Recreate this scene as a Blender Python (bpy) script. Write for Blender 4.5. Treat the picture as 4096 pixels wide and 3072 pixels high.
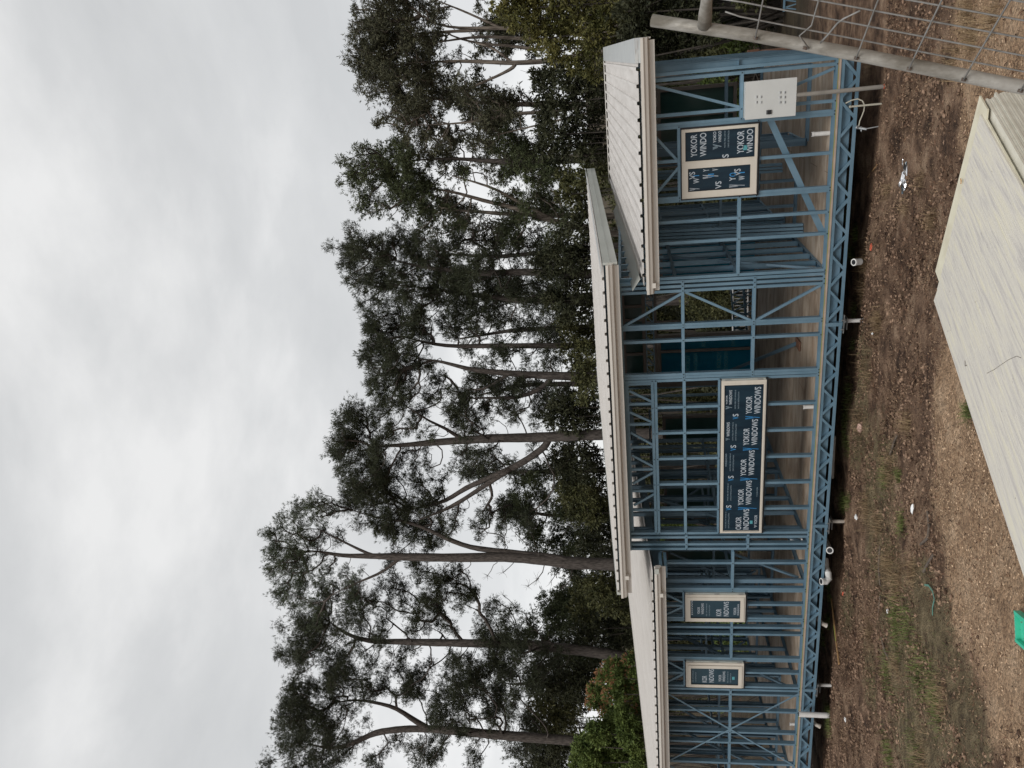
import bpy, math, random
import numpy as np
from mathutils import Vector

R = math.radians
rng = np.random.default_rng(7)
random.seed(7)
scene = bpy.context.scene
for o in list(bpy.data.objects): bpy.data.objects.remove(o)

# ------------------------------------------------------------------ camera
# the photograph was taken with the phone turned on its side: world "up" points to the left of the picture
F = 3120.0                       # focal length in pixels of the 4096 x 3072 photograph
CAM = np.array([0.0, -11.3, 2.78])
def _rot(yaw, pitch, roll):
    cy, sy, cp, sp, cr, sr = math.cos(yaw), math.sin(yaw), math.cos(pitch), math.sin(pitch), math.cos(roll), math.sin(roll)
    fwd = np.array([sy*cp, cy*cp, sp]); r0 = np.array([cy, -sy, 0.0]); u0 = np.cross(r0, fwd)
    return cr*r0 + sr*u0, -sr*r0 + cr*u0, fwd
RT, UP, FW = _rot(R(-22.52), R(8.76), R(-2.095))
cam_d = bpy.data.cameras.new('camera'); cam = bpy.data.objects.new('camera', cam_d)
scene.collection.objects.link(cam); scene.camera = cam
cam_d.sensor_width = 36; cam_d.sensor_fit = 'HORIZONTAL'; cam_d.lens = F/4096*36
cam_d.clip_start = 0.05; cam_d.clip_end = 2000
from mathutils import Matrix
xa, ya, za = -UP, RT, -FW
cam.matrix_world = Matrix(((xa[0], ya[0], za[0], CAM[0]), (xa[1], ya[1], za[1], CAM[1]), (xa[2], ya[2], za[2], CAM[2]), (0, 0, 0, 1)))
scene.render.resolution_x = 1024; scene.render.resolution_y = 768

# ------------------------------------------------------------------ sky and sun (overcast)
SUN_EL, SUN_AZ = R(50), R(168)
world = bpy.data.worlds.new("World"); scene.world = world; world.use_nodes = True
nt = world.node_tree; nt.nodes.clear()
def N(nt, t, **k):
    n = nt.nodes.new(t)
    for a, b in k.items(): setattr(n, a, b)
    return n
sky = N(nt, 'ShaderNodeTexSky', sky_type='NISHITA', sun_disc=False, sun_elevation=SUN_EL, sun_rotation=SUN_AZ)
bg1 = N(nt, 'ShaderNodeBackground'); bg1.inputs['Strength'].default_value = 0.06
nt.links.new(sky.outputs[0], bg1.inputs['Color'])
tc = N(nt, 'ShaderNodeTexCoord'); mp = N(nt, 'ShaderNodeMapping')
mp.inputs['Scale'].default_value = (1.5, 1.5, 3.4); mp.inputs['Rotation'].default_value = (R(18), R(-22), R(35))
nt.links.new(tc.outputs['Generated'], mp.inputs['Vector'])
n1 = N(nt, 'ShaderNodeTexNoise'); n1.inputs['Scale'].default_value = 1.5; n1.inputs['Detail'].default_value = 8; n1.inputs['Roughness'].default_value = 0.56; n1.inputs['Distortion'].default_value = 0.15
nt.links.new(mp.outputs[0], n1.inputs['Vector'])
cr = N(nt, 'ShaderNodeValToRGB')
e = cr.color_ramp.elements
e[0].position = 0.33; e[0].color = (0.475, 0.483, 0.488, 1)
e[1].position = 0.68; e[1].color = (0.685, 0.685, 0.682, 1)
m_ = cr.color_ramp.elements.new(0.5); m_.color = (0.545, 0.551, 0.554, 1)
nt.links.new(n1.outputs['Fac'], cr.inputs['Fac'])
# cloud is a little brighter toward the horizon
sp = N(nt, 'ShaderNodeSeparateXYZ'); nt.links.new(tc.outputs['Generated'], sp.inputs[0])
mr = N(nt, 'ShaderNodeMapRange'); mr.inputs['From Min'].default_value = 0.0; mr.inputs['From Max'].default_value = 0.5; mr.inputs['To Min'].default_value = 1.22; mr.inputs['To Max'].default_value = 1.0
nt.links.new(sp.outputs['Z'], mr.inputs['Value'])
bg2 = N(nt, 'ShaderNodeBackground'); nt.links.new(cr.outputs[0], bg2.inputs['Color']); nt.links.new(mr.outputs[0], bg2.inputs['Strength'])
mx = N(nt, 'ShaderNodeMixShader'); mx.inputs[0].default_value = 0.93
nt.links.new(bg1.outputs[0], mx.inputs[1]); nt.links.new(bg2.outputs[0], mx.inputs[2])
wo = N(nt, 'ShaderNodeOutputWorld'); nt.links.new(mx.outputs[0], wo.inputs['Surface'])

sl = bpy.data.lights.new('sun', 'SUN'); sl.energy = 1.5; sl.angle = R(25); sl.color = (1.0, 0.965, 0.92)
so = bpy.data.objects.new('sun', sl); scene.collection.objects.link(so)
sd = Vector((math.sin(SUN_AZ)*math.cos(SUN_EL), math.cos(SUN_AZ)*math.cos(SUN_EL), math.sin(SUN_EL)))
so.rotation_euler = (-sd).to_track_quat('-Z', 'Y').to_euler(); so.location = (0, 0, 30)
scene.view_settings.view_transform = 'Standard'; scene.view_settings.look = 'None'
scene.view_settings.exposure = 0.38; scene.view_settings.gamma = 1.0

# ------------------------------------------------------------------ helpers
def ray(X, Y): return FW*F + RT*(1536-Y) + UP*(2048-X)
def aty(X, Y, y=0.0): d = ray(X, Y); return CAM + d*((y-CAM[1])/d[1])
def atz(X, Y, z=0.0): d = ray(X, Y); return CAM + d*((z-CAM[2])/d[2])
CR = {'1': ((2300, 0), 1.58), '2': ((2300, 900), 1.8433), '3': ((2300, 1400), 1.8433), '4': ((2300, 2172), 1.8433), 'b': ((2900, 2200), 3.318),
      'c': ((2900, 2572), 3.318), '6': ((2900, 700), 3.318), '5': ((3000, 150), 3.6867), 'r4': ((2550, 150), 3.6867), 'a': ((2900, 1600), 2.765),
      'g1': ((2596, 0), 1.4747), 'g2': ((3000, 900), 1.5082), 'g3': ((3000, 1972), 1.5082), 'm5': ((2400, 1500), 3.0167),
      'wr': ((2700, 480), 2.886), 'w1': ((2850, 1500), 2.72), 'w2': ((2850, 1800), 2.72), 'wl': ((2720, 2360), 2.268),
      't4': ((1300, 0), 1.58), 't5': ((1200, 1000), 1.58), 't6': ((1000, 2000), 1.4747), 'm4': ((2350, 2500), 2.9)}
def px(k, x, y): o, s = CR[k]; return o[0]+x/s, o[1]+y/s

GY = [-40, -20, -13, -11.3, -9, -7, -5, -1, -0.25, 0.05, 6, 25, 45, 70, 110, 300]
GZ = [1.3, 1.25, 1.2, 1.15, .66, .17, -.1, -.46, -.47, -.60, -.95, -2.6, -3.6, -1.5, 6.0, 16.0]
def gbase(y): return np.interp(y, GY, GZ)
def gnoise(x, y):
    return (.035*np.sin(1.3*x+.7*y)*np.sin(.9*y-.5*x+1) + .02*np.sin(3.1*x-1.7*y+2)*np.sin(2.7*y+1.1*x))
def gz(x, y): return gbase(y)+gnoise(x, y)
def ground(X, Y):
    d = ray(X, Y); t = 0.0; s = 0.0002
    prev = CAM
    for i in range(1, 60000):
        p = CAM+d*(i*0.00001*2.2)
        if p[2] < gz(p[0], p[1]): return np.array([p[0], p[1], gz(p[0], p[1])])
    return p
def gp(k, x, y): return ground(*px(k, x, y))

class MB:
    def __init__(s): s.v = []; s.f = []; s.n = 0; s.m = []
    def add(s, v, f, m=0):
        v = np.asarray(v, float).reshape(-1, 3)
        s.v.append(v); s.f += [tuple(i+s.n for i in q) for q in f]; s.m += [m]*len(f); s.n += len(v)
    def obox(s, c, ax, ay, az, m=0):   # centre + three half vectors
        c, ax, ay, az = map(lambda a: np.asarray(a, float), (c, ax, ay, az))
        v = [c+sx*ax+sy*ay+sz*az for sz in (-1, 1) for sy in (-1, 1) for sx in (-1, 1)]
        s.add(v, [(0, 2, 3, 1), (4, 5, 7, 6), (0, 1, 5, 4), (2, 6, 7, 3), (0, 4, 6, 2), (1, 3, 7, 5)], m)
    def box(s, x0, x1, y0, y1, z0, z1, m=0):
        s.obox(((x0+x1)/2, (y0+y1)/2, (z0+z1)/2), ((x1-x0)/2, 0, 0), (0, (y1-y0)/2, 0), (0, 0, (z1-z0)/2), m)
    def tube(s, pts, rad, n=8, m=0, caps=True):
        pts = [np.asarray(p, float) for p in pts]
        rad = [rad]*len(pts) if np.isscalar(rad) else rad
        rings = []; ref = None
        for i, p in enumerate(pts):
            a = pts[max(i-1, 0)]; b = pts[min(i+1, len(pts)-1)]
            t = b-a; t = t/(np.linalg.norm(t)+1e-9)
            if ref is None:
                ref = np.array([1.0, 0, 0]) if abs(t[0]) < .8 else np.array([0, 1.0, 0])
            u = ref-t*(ref@t); u /= np.linalg.norm(u)+1e-9; w = np.cross(t, u); ref = u
            for j in range(n):
                an = 2*math.pi*j/n
                rings.append(p+rad[i]*(math.cos(an)*u+math.sin(an)*w))
        f = []
        for i in range(len(pts)-1):
            for j in range(n):
                f.append((i*n+j, i*n+(j+1) % n, (i+1)*n+(j+1) % n, (i+1)*n+j))
        if caps: f.append(tuple(range(n-1, -1, -1))); f.append(tuple((len(pts)-1)*n+j for j in range(n)))
        s.add(rings, f, m)
    def profile_x(s, prof, x0, x1, m=0, closed=True):   # (y,z) polygon extruded along x
        n = len(prof)
        v = [(x0, a, b) for a, b in prof]+[(x1, a, b) for a, b in prof]
        f = [(i, (i+1) % n, n+(i+1) % n, n+i) for i in range(n if closed else n-1)]
        if closed: f += [tuple(range(n-1, -1, -1)), tuple(range(n, 2*n))]
        s.add(v, f, m)
    def build(s, name, mats, parent=None, smooth=False, **props):
        me = bpy.data.meshes.new(name)
        v = np.concatenate(s.v) if s.v else np.zeros((0, 3))
        me.from_pydata(v.tolist(), [], s.f)
        if not isinstance(mats, (list, tuple)): mats = [mats]
        for m in mats: me.materials.append(m)
        if len(mats) > 1: me.polygons.foreach_set('material_index', s.m)
        if smooth: me.polygons.foreach_set('use_smooth', [True]*len(me.polygons))
        me.update()
        return link(name, me, parent, **props)
def link(name, data, parent=None, label=None, cat=None, group=None, kind=None):
    o = bpy.data.objects.new(name, data); scene.collection.objects.link(o)
    if parent is not None: o.parent = parent
    return tag(o, label, cat, group, kind)
def tag(o, label=None, cat=None, group=None, kind=None):
    if label: o['label'] = label
    if cat: o['category'] = cat
    if group: o['group'] = group
    if kind: o['kind'] = kind
    return o
def fast_mesh(name, v, f, mats, parent=None, mi=None, smooth=False, attr=None, **props):
    """v (n,3) array, f (m,k) array of equal-size faces"""
    me = bpy.data.meshes.new(name)
    v = np.ascontiguousarray(v, dtype=np.float32); f = np.ascontiguousarray(f, dtype=np.int32)
    k = f.shape[1]
    me.vertices.add(len(v)); me.vertices.foreach_set('co', v.ravel())
    me.loops.add(f.size); me.loops.foreach_set('vertex_index', f.ravel())
    me.polygons.add(len(f)); me.polygons.foreach_set('loop_start', np.arange(0, f.size, k, dtype=np.int32))
    me.polygons.foreach_set('loop_total', np.full(len(f), k, dtype=np.int32))
    for m in (mats if isinstance(mats, (list, tuple)) else [mats]): me.materials.append(m)
    if mi is not None: me.polygons.foreach_set('material_index', np.asarray(mi, dtype=np.int32))
    if smooth: me.polygons.foreach_set('use_smooth', np.ones(len(f), dtype=bool))
    if attr is not None:
        for nm, a in attr.items():
            at = me.attributes.new(nm, 'FLOAT', 'POINT'); at.data.foreach_set('value', np.asarray(a, dtype=np.float32))
    me.update(calc_edges=True); me.validate()
    return link(name, me, parent, **props)
# world -> keep children placed absolutely: an Empty at the base, children shifted
def empty(name, loc, **p):
    o = link(name, None, None, **p); o.location = loc; o.empty_display_size = .2
    return o
def under(root, child):    # child was built in world coordinates
    child.parent = root; child.matrix_parent_inverse = Matrix.Translation(-Vector(root.location)); return child

# ------------------------------------------------------------------ materials
def mat(name, col, rough=.6, metal=0.0, var=None, scale=4.0, detail=4.0, stretch=(1, 1, 1), bump=0.0, bscale=None, spec=.5, ramp=(.35, .65), coat=0.0, island=0.0):
    m = bpy.data.materials.new(name); m.use_nodes = True; t = m.node_tree
    b = t.nodes['Principled BSDF']; b.inputs['Roughness'].default_value = rough; b.inputs['Metallic'].default_value = metal
    b.inputs['Specular IOR Level'].default_value = spec; b.inputs['Coat Weight'].default_value = coat
    b.inputs['Base Color'].default_value = (*col, 1)
    tc = N(t, 'ShaderNodeTexCoord'); mp = N(t, 'ShaderNodeMapping'); mp.inputs['Scale'].default_value = stretch
    t.links.new(tc.outputs['Object'], mp.inputs['Vector'])
    colout = None
    if var is not None:
        nz = N(t, 'ShaderNodeTexNoise'); nz.inputs['Scale'].default_value = scale; nz.inputs['Detail'].default_value = detail; nz.inputs['Roughness'].default_value = .6
        t.links.new(mp.outputs[0], nz.inputs['Vector'])
        r = N(t, 'ShaderNodeValToRGB'); r.color_ramp.elements[0].position = ramp[0]; r.color_ramp.elements[1].position = ramp[1]
        r.color_ramp.elements[0].color = (*col, 1); r.color_ramp.elements[1].color = (*var, 1)
        if island:
            g = N(t, 'ShaderNodeNewGeometry'); ma = N(t, 'ShaderNodeMath', operation='MULTIPLY_ADD')
            t.links.new(g.outputs['Random Per Island'], ma.inputs[0]); ma.inputs[1].default_value = island
            sb = N(t, 'ShaderNodeMath', operation='SUBTRACT'); t.links.new(nz.outputs['Fac'], sb.inputs[0]); sb.inputs[1].default_value = island/2
            t.links.new(sb.outputs[0], ma.inputs[2]); t.links.new(ma.outputs[0], r.inputs['Fac'])
        else: t.links.new(nz.outputs['Fac'], r.inputs['Fac'])
        t.links.new(r.outputs[0], b.inputs['Base Color']); colout = r.outputs[0]
    if bump:
        n2 = N(t, 'ShaderNodeTexNoise'); n2.inputs['Scale'].default_value = bscale or scale*3; n2.inputs['Detail'].default_value = 6
        t.links.new(mp.outputs[0], n2.inputs['Vector'])
        bp = N(t, 'ShaderNodeBump'); bp.inputs['Strength'].default_value = bump; bp.inputs['Distance'].default_value = .02
        t.links.new(n2.outputs['Fac'], bp.inputs['Height']); t.links.new(bp.outputs[0], b.inputs['Normal'])
    m['colsock'] = 0
    return m
M = {}
M['steel'] = mat('blue_steel', (.128, .225, .300), .40, .32, var=(.178, .285, .368), scale=3, detail=6, stretch=(1, 1, 1), bump=.03, bscale=40)
M['steel_in'] = mat('blue_steel_inside', (.125, .205, .275), .5, .25, var=(.155, .245, .315), scale=2.5)
M['screw'] = mat('dark_screw', (.02, .022, .025), .5, .6)
M['cream'] = mat('cream_gutter_paint', (.56, .525, .475), .42, 0, var=(.61, .585, .54), scale=1.2, detail=5, stretch=(.6, 4, 4), bump=.02, bscale=8)
M['roof'] = mat('cream_roof_sheet', (.58, .55, .515), .5, .0, var=(.65, .62, .59), scale=2.2, detail=9, stretch=(5, .35, 1), bump=.05, bscale=30)
M['roofdirty'] = mat('cream_roof_sheet_dusty', (.50, .475, .45), .5, .0, var=(.60, .575, .55), scale=1.6, detail=12, stretch=(4, .7, 1), bump=.02, bscale=30, ramp=(.36, .64))
M['flash'] = mat('pale_grey_flashing', (.46, .48, .49), .35, .3, var=(.62, .64, .63), scale=3, detail=9, stretch=(.6, 8, 1), ramp=(.4, .62))
M['flash2'] = mat('grey_green_flashing', (.42, .44, .41), .35, .2, var=(.47, .49, .46), scale=1)
M['zinc'] = mat('galvanised_steel', (.38, .40, .41), .35, .8, var=(.5, .52, .53), scale=20)
M['frame'] = mat('window_frame_cream', (.57, .525, .45), .45, 0, var=(.61, .565, .495), scale=3, stretch=(1, 1, 3))
M['film'] = mat('dark_window_film', (.007, .018, .031), .3, 0, spec=.25, var=(.012, .031, .048), scale=3, stretch=(3, 1, .5), bump=.12, bscale=6)
M['film2'] = mat('slate_window_film', (.022, .048, .066), .3, 0, spec=.3, var=(.028, .058, .078), scale=2, bump=.05, bscale=5)
M['filmteal'] = mat('teal_window_film', (.005, .075, .125), .25, 0, var=(.02, .16, .21), scale=1.6, stretch=(3, 1, .6), bump=.1, bscale=5)
M['glassgreen'] = mat('green_tinted_glass', (.025, .055, .055), .12, 0, var=(.06, .115, .105), scale=1.2, stretch=(1, 1, .5))
def translucent(m, f):
    t = m.node_tree; b = t.nodes['Principled BSDF']; o = [n for n in t.nodes if n.type == 'OUTPUT_MATERIAL'][0]
    tr = N(t, 'ShaderNodeBsdfTranslucent'); mx = N(t, 'ShaderNodeMixShader'); mx.inputs[0].default_value = f
    l = b.inputs['Base Color'].links
    g = N(t, 'ShaderNodeMix', data_type='RGBA', blend_type='MIX'); g.inputs[0].default_value = .55
    if l: t.links.new(l[0].from_socket, g.inputs[6])
    g.inputs[7].default_value = (.26, .44, .42, 1) if 'green' in m.name else (.08, .55, .72, 1)
    t.links.new(g.outputs[2], tr.inputs['Color'])
    t.links.new(b.outputs[0], mx.inputs[1]); t.links.new(tr.outputs[0], mx.inputs[2]); t.links.new(mx.outputs[0], o.inputs['Surface'])
translucent(M['filmteal'], .72); translucent(M['glassgreen'], .6)
M['text'] = mat('white_lettering', (.42, .47, .52), .5)
M['textdim'] = mat('faded_lettering', (.20, .27, .32), .5)
M['textblue'] = mat('blue_lettering', (.03, .22, .50), .5)
M['textteal'] = mat('teal_mark', (.08, .30, .34), .5)
M['gasket'] = mat('black_gasket_and_slot_shade', (.012, .013, .016), .5)
M['taupe'] = mat('taupe_door_frame', (.13, .115, .105), .5, 0, var=(.155, .14, .125), scale=2)
M['box'] = mat('pale_grey_enamel', (.52, .53, .515), .38, 0, var=(.55, .56, .545), scale=6)
M['black'] = mat('black_plastic_and_hole_shade', (.015, .015, .017), .4)
M['pvc'] = mat('white_pvc', (.62, .61, .59), .35, 0, var=(.70, .69, .67), scale=8)
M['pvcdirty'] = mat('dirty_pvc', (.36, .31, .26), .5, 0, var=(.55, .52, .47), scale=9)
M['conduit'] = mat('grey_conduit', (.20, .185, .165), .5, 0, var=(.27, .25, .22), scale=6)
M['cable'] = mat('pale_cable', (.42, .40, .33), .5)
M['orange'] = mat('orange_plastic', (.55, .10, .05), .5)
M['galv'] = mat('weathered_galvanised_tube', (.15, .135, .11), .55, .25, var=(.36, .345, .315), scale=9, detail=9, stretch=(1, 1, .35), bump=.25, bscale=60, ramp=(.36, .56))
M['wire'] = mat('galvanised_wire', (.17, .165, .155), .5, .4, var=(.27, .265, .255), scale=30)
M['sheet'] = mat('cream_sheet_metal', (.54, .52, .44), .4, 0, var=(.64, .62, .54), scale=8, stretch=(1, 1, 1))
M['timber'] = mat('weathered_timber', (.34, .19, .08), .7, 0, var=(.46, .28, .13), scale=20, stretch=(1, 1, 6))
M['stick'] = mat('dead_stick', (.06, .045, .035), .85, 0, var=(.14, .11, .085), scale=20, bump=.4)
M['foil'] = mat('silver_foil', (.85, .86, .88), .12, 1.0)
M['white'] = mat('white_scrap', (.75, .76, .76), .5)
M['pink'] = mat('pink_brown_scrap', (.42, .26, .21), .7, 0, var=(.5, .34, .28), scale=30)
M['greenplastic'] = mat('sea_green_plastic', (.03, .42, .27), .35, 0, var=(.06, .50, .33), scale=6)
M['greenleaf'] = mat('blue_green_leaf', (.08, .19, .15), .6)
M['lime'] = mat('lime_paint', (.30, .50, .06), .6)
M['rust'] = mat('rusty_weld', (.07, .05, .04), .8, 0, var=(.13, .10, .08), scale=60)
M['brownpost'] = mat('brown_painted_wood', (.16, .08, .05), .7)
M['sealer'] = mat('yellow_tongue_edge', (.20, .24, .06), .7, 0, var=(.30, .20, .10), scale=3, stretch=(2, 1, 1))
M['deckedge'] = mat('particleboard_edge', (.33, .25, .20), .8, 0, var=(.42, .34, .28), scale=6)

# particle board floor: sheets with butt joints, weathered blotches
def floor_mat():
    m = bpy.data.materials.new('particleboard_floor'); m.use_nodes = True; t = m.node_tree; b = t.nodes['Principled BSDF']
    b.inputs['Roughness'].default_value = .62
    tc = N(t, 'ShaderNodeTexCoord'); mp = N(t, 'ShaderNodeMapping'); mp.inputs['Scale'].default_value = (.8, 2.2, 1)
    t.links.new(tc.outputs['Object'], mp.inputs[0])
    n = N(t, 'ShaderNodeTexNoise'); n.inputs['Scale'].default_value = 1.8; n.inputs['Detail'].default_value = 9; n.inputs['Roughness'].default_value = .62; n.inputs['Distortion'].default_value = .6
    t.links.new(mp.outputs[0], n.inputs[0])
    r = N(t, 'ShaderNodeValToRGB'); el = r.color_ramp.elements
    el[0].position = .30; el[0].color = (.20, .14, .10, 1); el[1].position = .68; el[1].color = (.48, .42, .35, 1)
    x = el.new(.48); x.color = (.33, .265, .205, 1)
    t.links.new(n.outputs['Fac'], r.inputs[0])
    br = N(t, 'ShaderNodeTexBrick'); br.inputs['Scale'].default_value = 1; br.inputs['Mortar Size'].default_value = .004
    br.inputs['Brick Width'].default_value = 3.6; br.inputs['Row Height'].default_value = .45
    br.inputs['Color1'].default_value = (.86, .86, .86, 1); br.inputs['Color2'].default_value = (1.08, 1.05, 1.02, 1); br.inputs['Mortar'].default_value = (.25, .25, .25, 1)
    t.links.new(tc.outputs['Object'], br.inputs[0])
    mm = N(t, 'ShaderNodeMix', data_type='RGBA', blend_type='MULTIPLY'); mm.inputs[0].default_value = 1
    t.links.new(r.outputs[0], mm.inputs[6]); t.links.new(br.outputs[0], mm.inputs[7]); t.links.new(mm.outputs[2], b.inputs['Base Color'])
    return m
M['floor'] = floor_mat()

# top of the stack: protective plastic, wrinkled and dusty
def plastic_mat():
    m = bpy.data.materials.new('dusty_protective_plastic'); m.use_nodes = True; t = m.node_tree; b = t.nodes['Principled BSDF']
    b.inputs['Roughness'].default_value = .38
    tc = N(t, 'ShaderNodeTexCoord'); mp = N(t, 'ShaderNodeMapping'); mp.inputs['Scale'].default_value = (13, .9, 1)
    mp.inputs['Rotation'].default_value = (0, 0, R(-3))
    t.links.new(tc.outputs['UV'], mp.inputs[0])
    n = N(t, 'ShaderNodeTexNoise'); n.inputs['Scale'].default_value = 2.2; n.inputs['Detail'].default_value = 8; n.inputs['Roughness'].default_value = .65; n.inputs['Distortion'].default_value = .5
    t.links.new(mp.outputs[0], n.inputs[0])
    r = N(t, 'ShaderNodeValToRGB'); el = r.color_ramp.elements
    el[0].position = .34; el[0].color = (.47, .445, .42, 1); el[1].position = .70; el[1].color = (.66, .62, .48, 1)
    x = el.new(.5); x.color = (.60, .57, .51, 1)
    t.links.new(n.outputs['Fac'], r.inputs[0])
    v = N(t, 'ShaderNodeTexVoronoi'); v.inputs['Scale'].default_value = 26; t.links.new(tc.outputs['UV'], v.inputs[0])
    n3 = N(t, 'ShaderNodeTexNoise'); n3.inputs['Scale'].default_value = 5; n3.inputs['Detail'].default_value = 3; t.links.new(tc.outputs['UV'], n3.inputs[0])
    r3 = N(t, 'ShaderNodeMapRange'); r3.inputs['From Min'].default_value = .5; r3.inputs['From Max'].default_value = .8; r3.inputs['To Min'].default_value = 0; r3.inputs['To Max'].default_value = .22
    t.links.new(n3.outputs['Fac'], r3.inputs[0])
    lt = N(t, 'ShaderNodeMath', operation='LESS_THAN'); t.links.new(v.outputs['Distance'], lt.inputs[0]); t.links.new(r3.outputs[0], lt.inputs[1])
    mxx = N(t, 'ShaderNodeMix', data_type='RGBA'); t.links.new(lt.outputs[0], mxx.inputs[0]); t.links.new(r.outputs[0], mxx.inputs[6]); mxx.inputs[7].default_value = (.20, .16, .13, 1)
    t.links.new(mxx.outputs[2], b.inputs['Base Color'])
    wv = N(t, 'ShaderNodeTexWave', wave_type='BANDS', bands_direction='X'); wv.inputs['Scale'].default_value = 5.5; wv.inputs['Distortion'].default_value = 1.1; wv.inputs['Detail'].default_value = 3; wv.inputs['Detail Scale'].default_value = 1.2
    t.links.new(tc.outputs['UV'], wv.inputs[0])
    ad = N(t, 'ShaderNodeMath', operation='MULTIPLY_ADD'); t.links.new(wv.outputs['Fac'], ad.inputs[0]); ad.inputs[1].default_value = .07; t.links.new(n.outputs['Fac'], ad.inputs[2])
    bp = N(t, 'ShaderNodeBump'); bp.inputs['Strength'].default_value = .6; bp.inputs['Distance'].default_value = .010
    t.links.new(ad.outputs[0], bp.inputs['Height']); t.links.new(bp.outputs[0], b.inputs['Normal'])
    return m
M['plastic'] = plastic_mat()

def ground_mat():
    m = bpy.data.materials.new('soil'); m.use_nodes = True; t = m.node_tree; b = t.nodes['Principled BSDF']
    b.inputs['Roughness'].default_value = .9; b.inputs['Specular IOR Level'].default_value = .25
    tc = N(t, 'ShaderNodeTexCoord')
    def noise(s, d=8, ro=.6, st=None):
        n = N(t, 'ShaderNodeTexNoise'); n.inputs['Scale'].default_value = s; n.inputs['Detail'].default_value = d; n.inputs['Roughness'].default_value = ro
        if st:
            mp = N(t, 'ShaderNodeMapping'); mp.inputs['Scale'].default_value = st; t.links.new(tc.outputs['Object'], mp.inputs[0]); t.links.new(mp.outputs[0], n.inputs[0])
        else: t.links.new(tc.outputs['Object'], n.inputs[0])
        return n
    def ramp(n, *stops):
        r = N(t, 'ShaderNodeValToRGB'); el = r.color_ramp.elements
        el[0].position = stops[0][0]; el[0].color = (*stops[0][1], 1); el[1].position = stops[-1][0]; el[1].color = (*stops[-1][1], 1)
        for p, c in stops[1:-1]: x = el.new(p); x.color = (*c, 1)
        t.links.new(n.outputs[0], r.inputs[0]); return r
    def mix(f, a, c):
        x = N(t, 'ShaderNodeMix', data_type='RGBA'); t.links.new(f, x.inputs[0]); t.links.new(a, x.inputs[6]); t.links.new(c, x.inputs[7]); return x.outputs[2]
    soil = ramp(noise(2.6, 11, .68), (.37, (.055, .031, .020)), (.46, (.155, .093, .060)), (.55, (.27, .172, .112)), (.67, (.45, .315, .215)))
    grass = ramp(noise(6, 10, .7), (.36, (.075, .052, .030)), (.5, (.175, .135, .075)), (.64, (.28, .22, .13)))
    vor = N(t, 'ShaderNodeTexVoronoi'); vor.inputs['Scale'].default_value = 48; t.links.new(tc.outputs['Object'], vor.inputs[0])
    grv = ramp(noise(3.0, 10, .75), (.30, (.24, .145, .085)), (.48, (.52, .345, .215)), (.68, (.68, .49, .33)))
    sep = N(t, 'ShaderNodeSeparateColor'); t.links.new(vor.outputs['Color'], sep.inputs[0])
    mr = N(t, 'ShaderNodeMapRange'); mr.inputs['To Min'].default_value = .55; mr.inputs['To Max'].default_value = 1.25; t.links.new(sep.outputs[0], mr.inputs[0])
    gm = N(t, 'ShaderNodeMix', data_type='RGBA', blend_type='MULTIPLY'); gm.inputs[0].default_value = 1
    t.links.new(grv.outputs[0], gm.inputs[6]); cmb = N(t, 'ShaderNodeCombineColor')
    for i in range(3): t.links.new(mr.outputs[0], cmb.inputs[i])
    t.links.new(cmb.outputs[0], gm.inputs[7])
    def attr(nm): a = N(t, 'ShaderNodeAttribute'); a.attribute_name = nm; return a.outputs['Fac']
    def edge(nm, s):   # noisy transition
        ad = N(t, 'ShaderNodeMath', operation='ADD'); t.links.new(attr(nm), ad.inputs[0])
        n = noise(s, 6, .7); sb = N(t, 'ShaderNodeMath', operation='SUBTRACT'); t.links.new(n.outputs['Fac'], sb.inputs[0]); sb.inputs[1].default_value = .5
        t.links.new(sb.outputs[0], ad.inputs[1])
        r = N(t, 'ShaderNodeMapRange'); r.inputs['From Min'].default_value = .4; r.inputs['From Max'].default_value = .62; t.links.new(ad.outputs[0], r.inputs[0]); return r.outputs[0]
    c = mix(edge('grassy', 3.0), soil.outputs[0], grass.outputs[0])
    c = mix(edge('gravel', 2.2), c, gm.outputs[2])
    lit = ramp(noise(1.4, 8, .6), (.35, (.035, .026, .017)), (.65, (.085, .065, .038)))
    c = mix(attr('forest'), c, lit.outputs[0])
    lawn = ramp(noise(3, 5), (.4, (.10, .17, .03)), (.6, (.17, .25, .06)))
    c = mix(attr('lawn'), c, lawn.outputs[0])
    ro = N(t, 'ShaderNodeRGB'); ro.outputs[0].default_value = (.17, .085, .065, 1)
    c = mix(attr('redearth'), c, ro.outputs[0])
    t.links.new(c, b.inputs['Base Color'])
    # bumps: clods, cracks and pebbles
    h1 = noise(9, 10, .75); h2 = noise(45, 6, .7)
    ad = N(t, 'ShaderNodeMath', operation='MULTIPLY_ADD'); t.links.new(h2.outputs['Fac'], ad.inputs[0]); ad.inputs[1].default_value = .45; t.links.new(h1.outputs['Fac'], ad.inputs[2])
    ad2 = N(t, 'ShaderNodeMath', operation='MULTIPLY_ADD'); t.links.new(vor.outputs['Distance'], ad2.inputs[0]); ad2.inputs[1].default_value = -.35; t.links.new(ad.outputs[0], ad2.inputs[2])
    bp = N(t, 'ShaderNodeBump'); bp.inputs['Strength'].default_value = 1.0; bp.inputs['Distance'].default_value = .09
    t.links.new(ad2.outputs[0], bp.inputs['Height']); t.links.new(bp.outputs[0], b.inputs['Normal'])
    return m
M['ground'] = ground_mat()
def leaf(name, a, b_, sc=1.5, isl=.3, rough=.55, trans=.0):
    return mat(name, a, rough, 0, var=b_, scale=sc, detail=3, island=isl, ramp=(.25, .75), spec=.15)
M['needle'] = leaf('pine_needles', (.018, .023, .013), (.056, .063, .036))
M['needle2'] = leaf('pine_needles_lighter', (.022, .034, .020), (.085, .100, .058))
M['euc'] = leaf('eucalypt_leaves', (.030, .033, .019), (.098, .096, .058))
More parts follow.
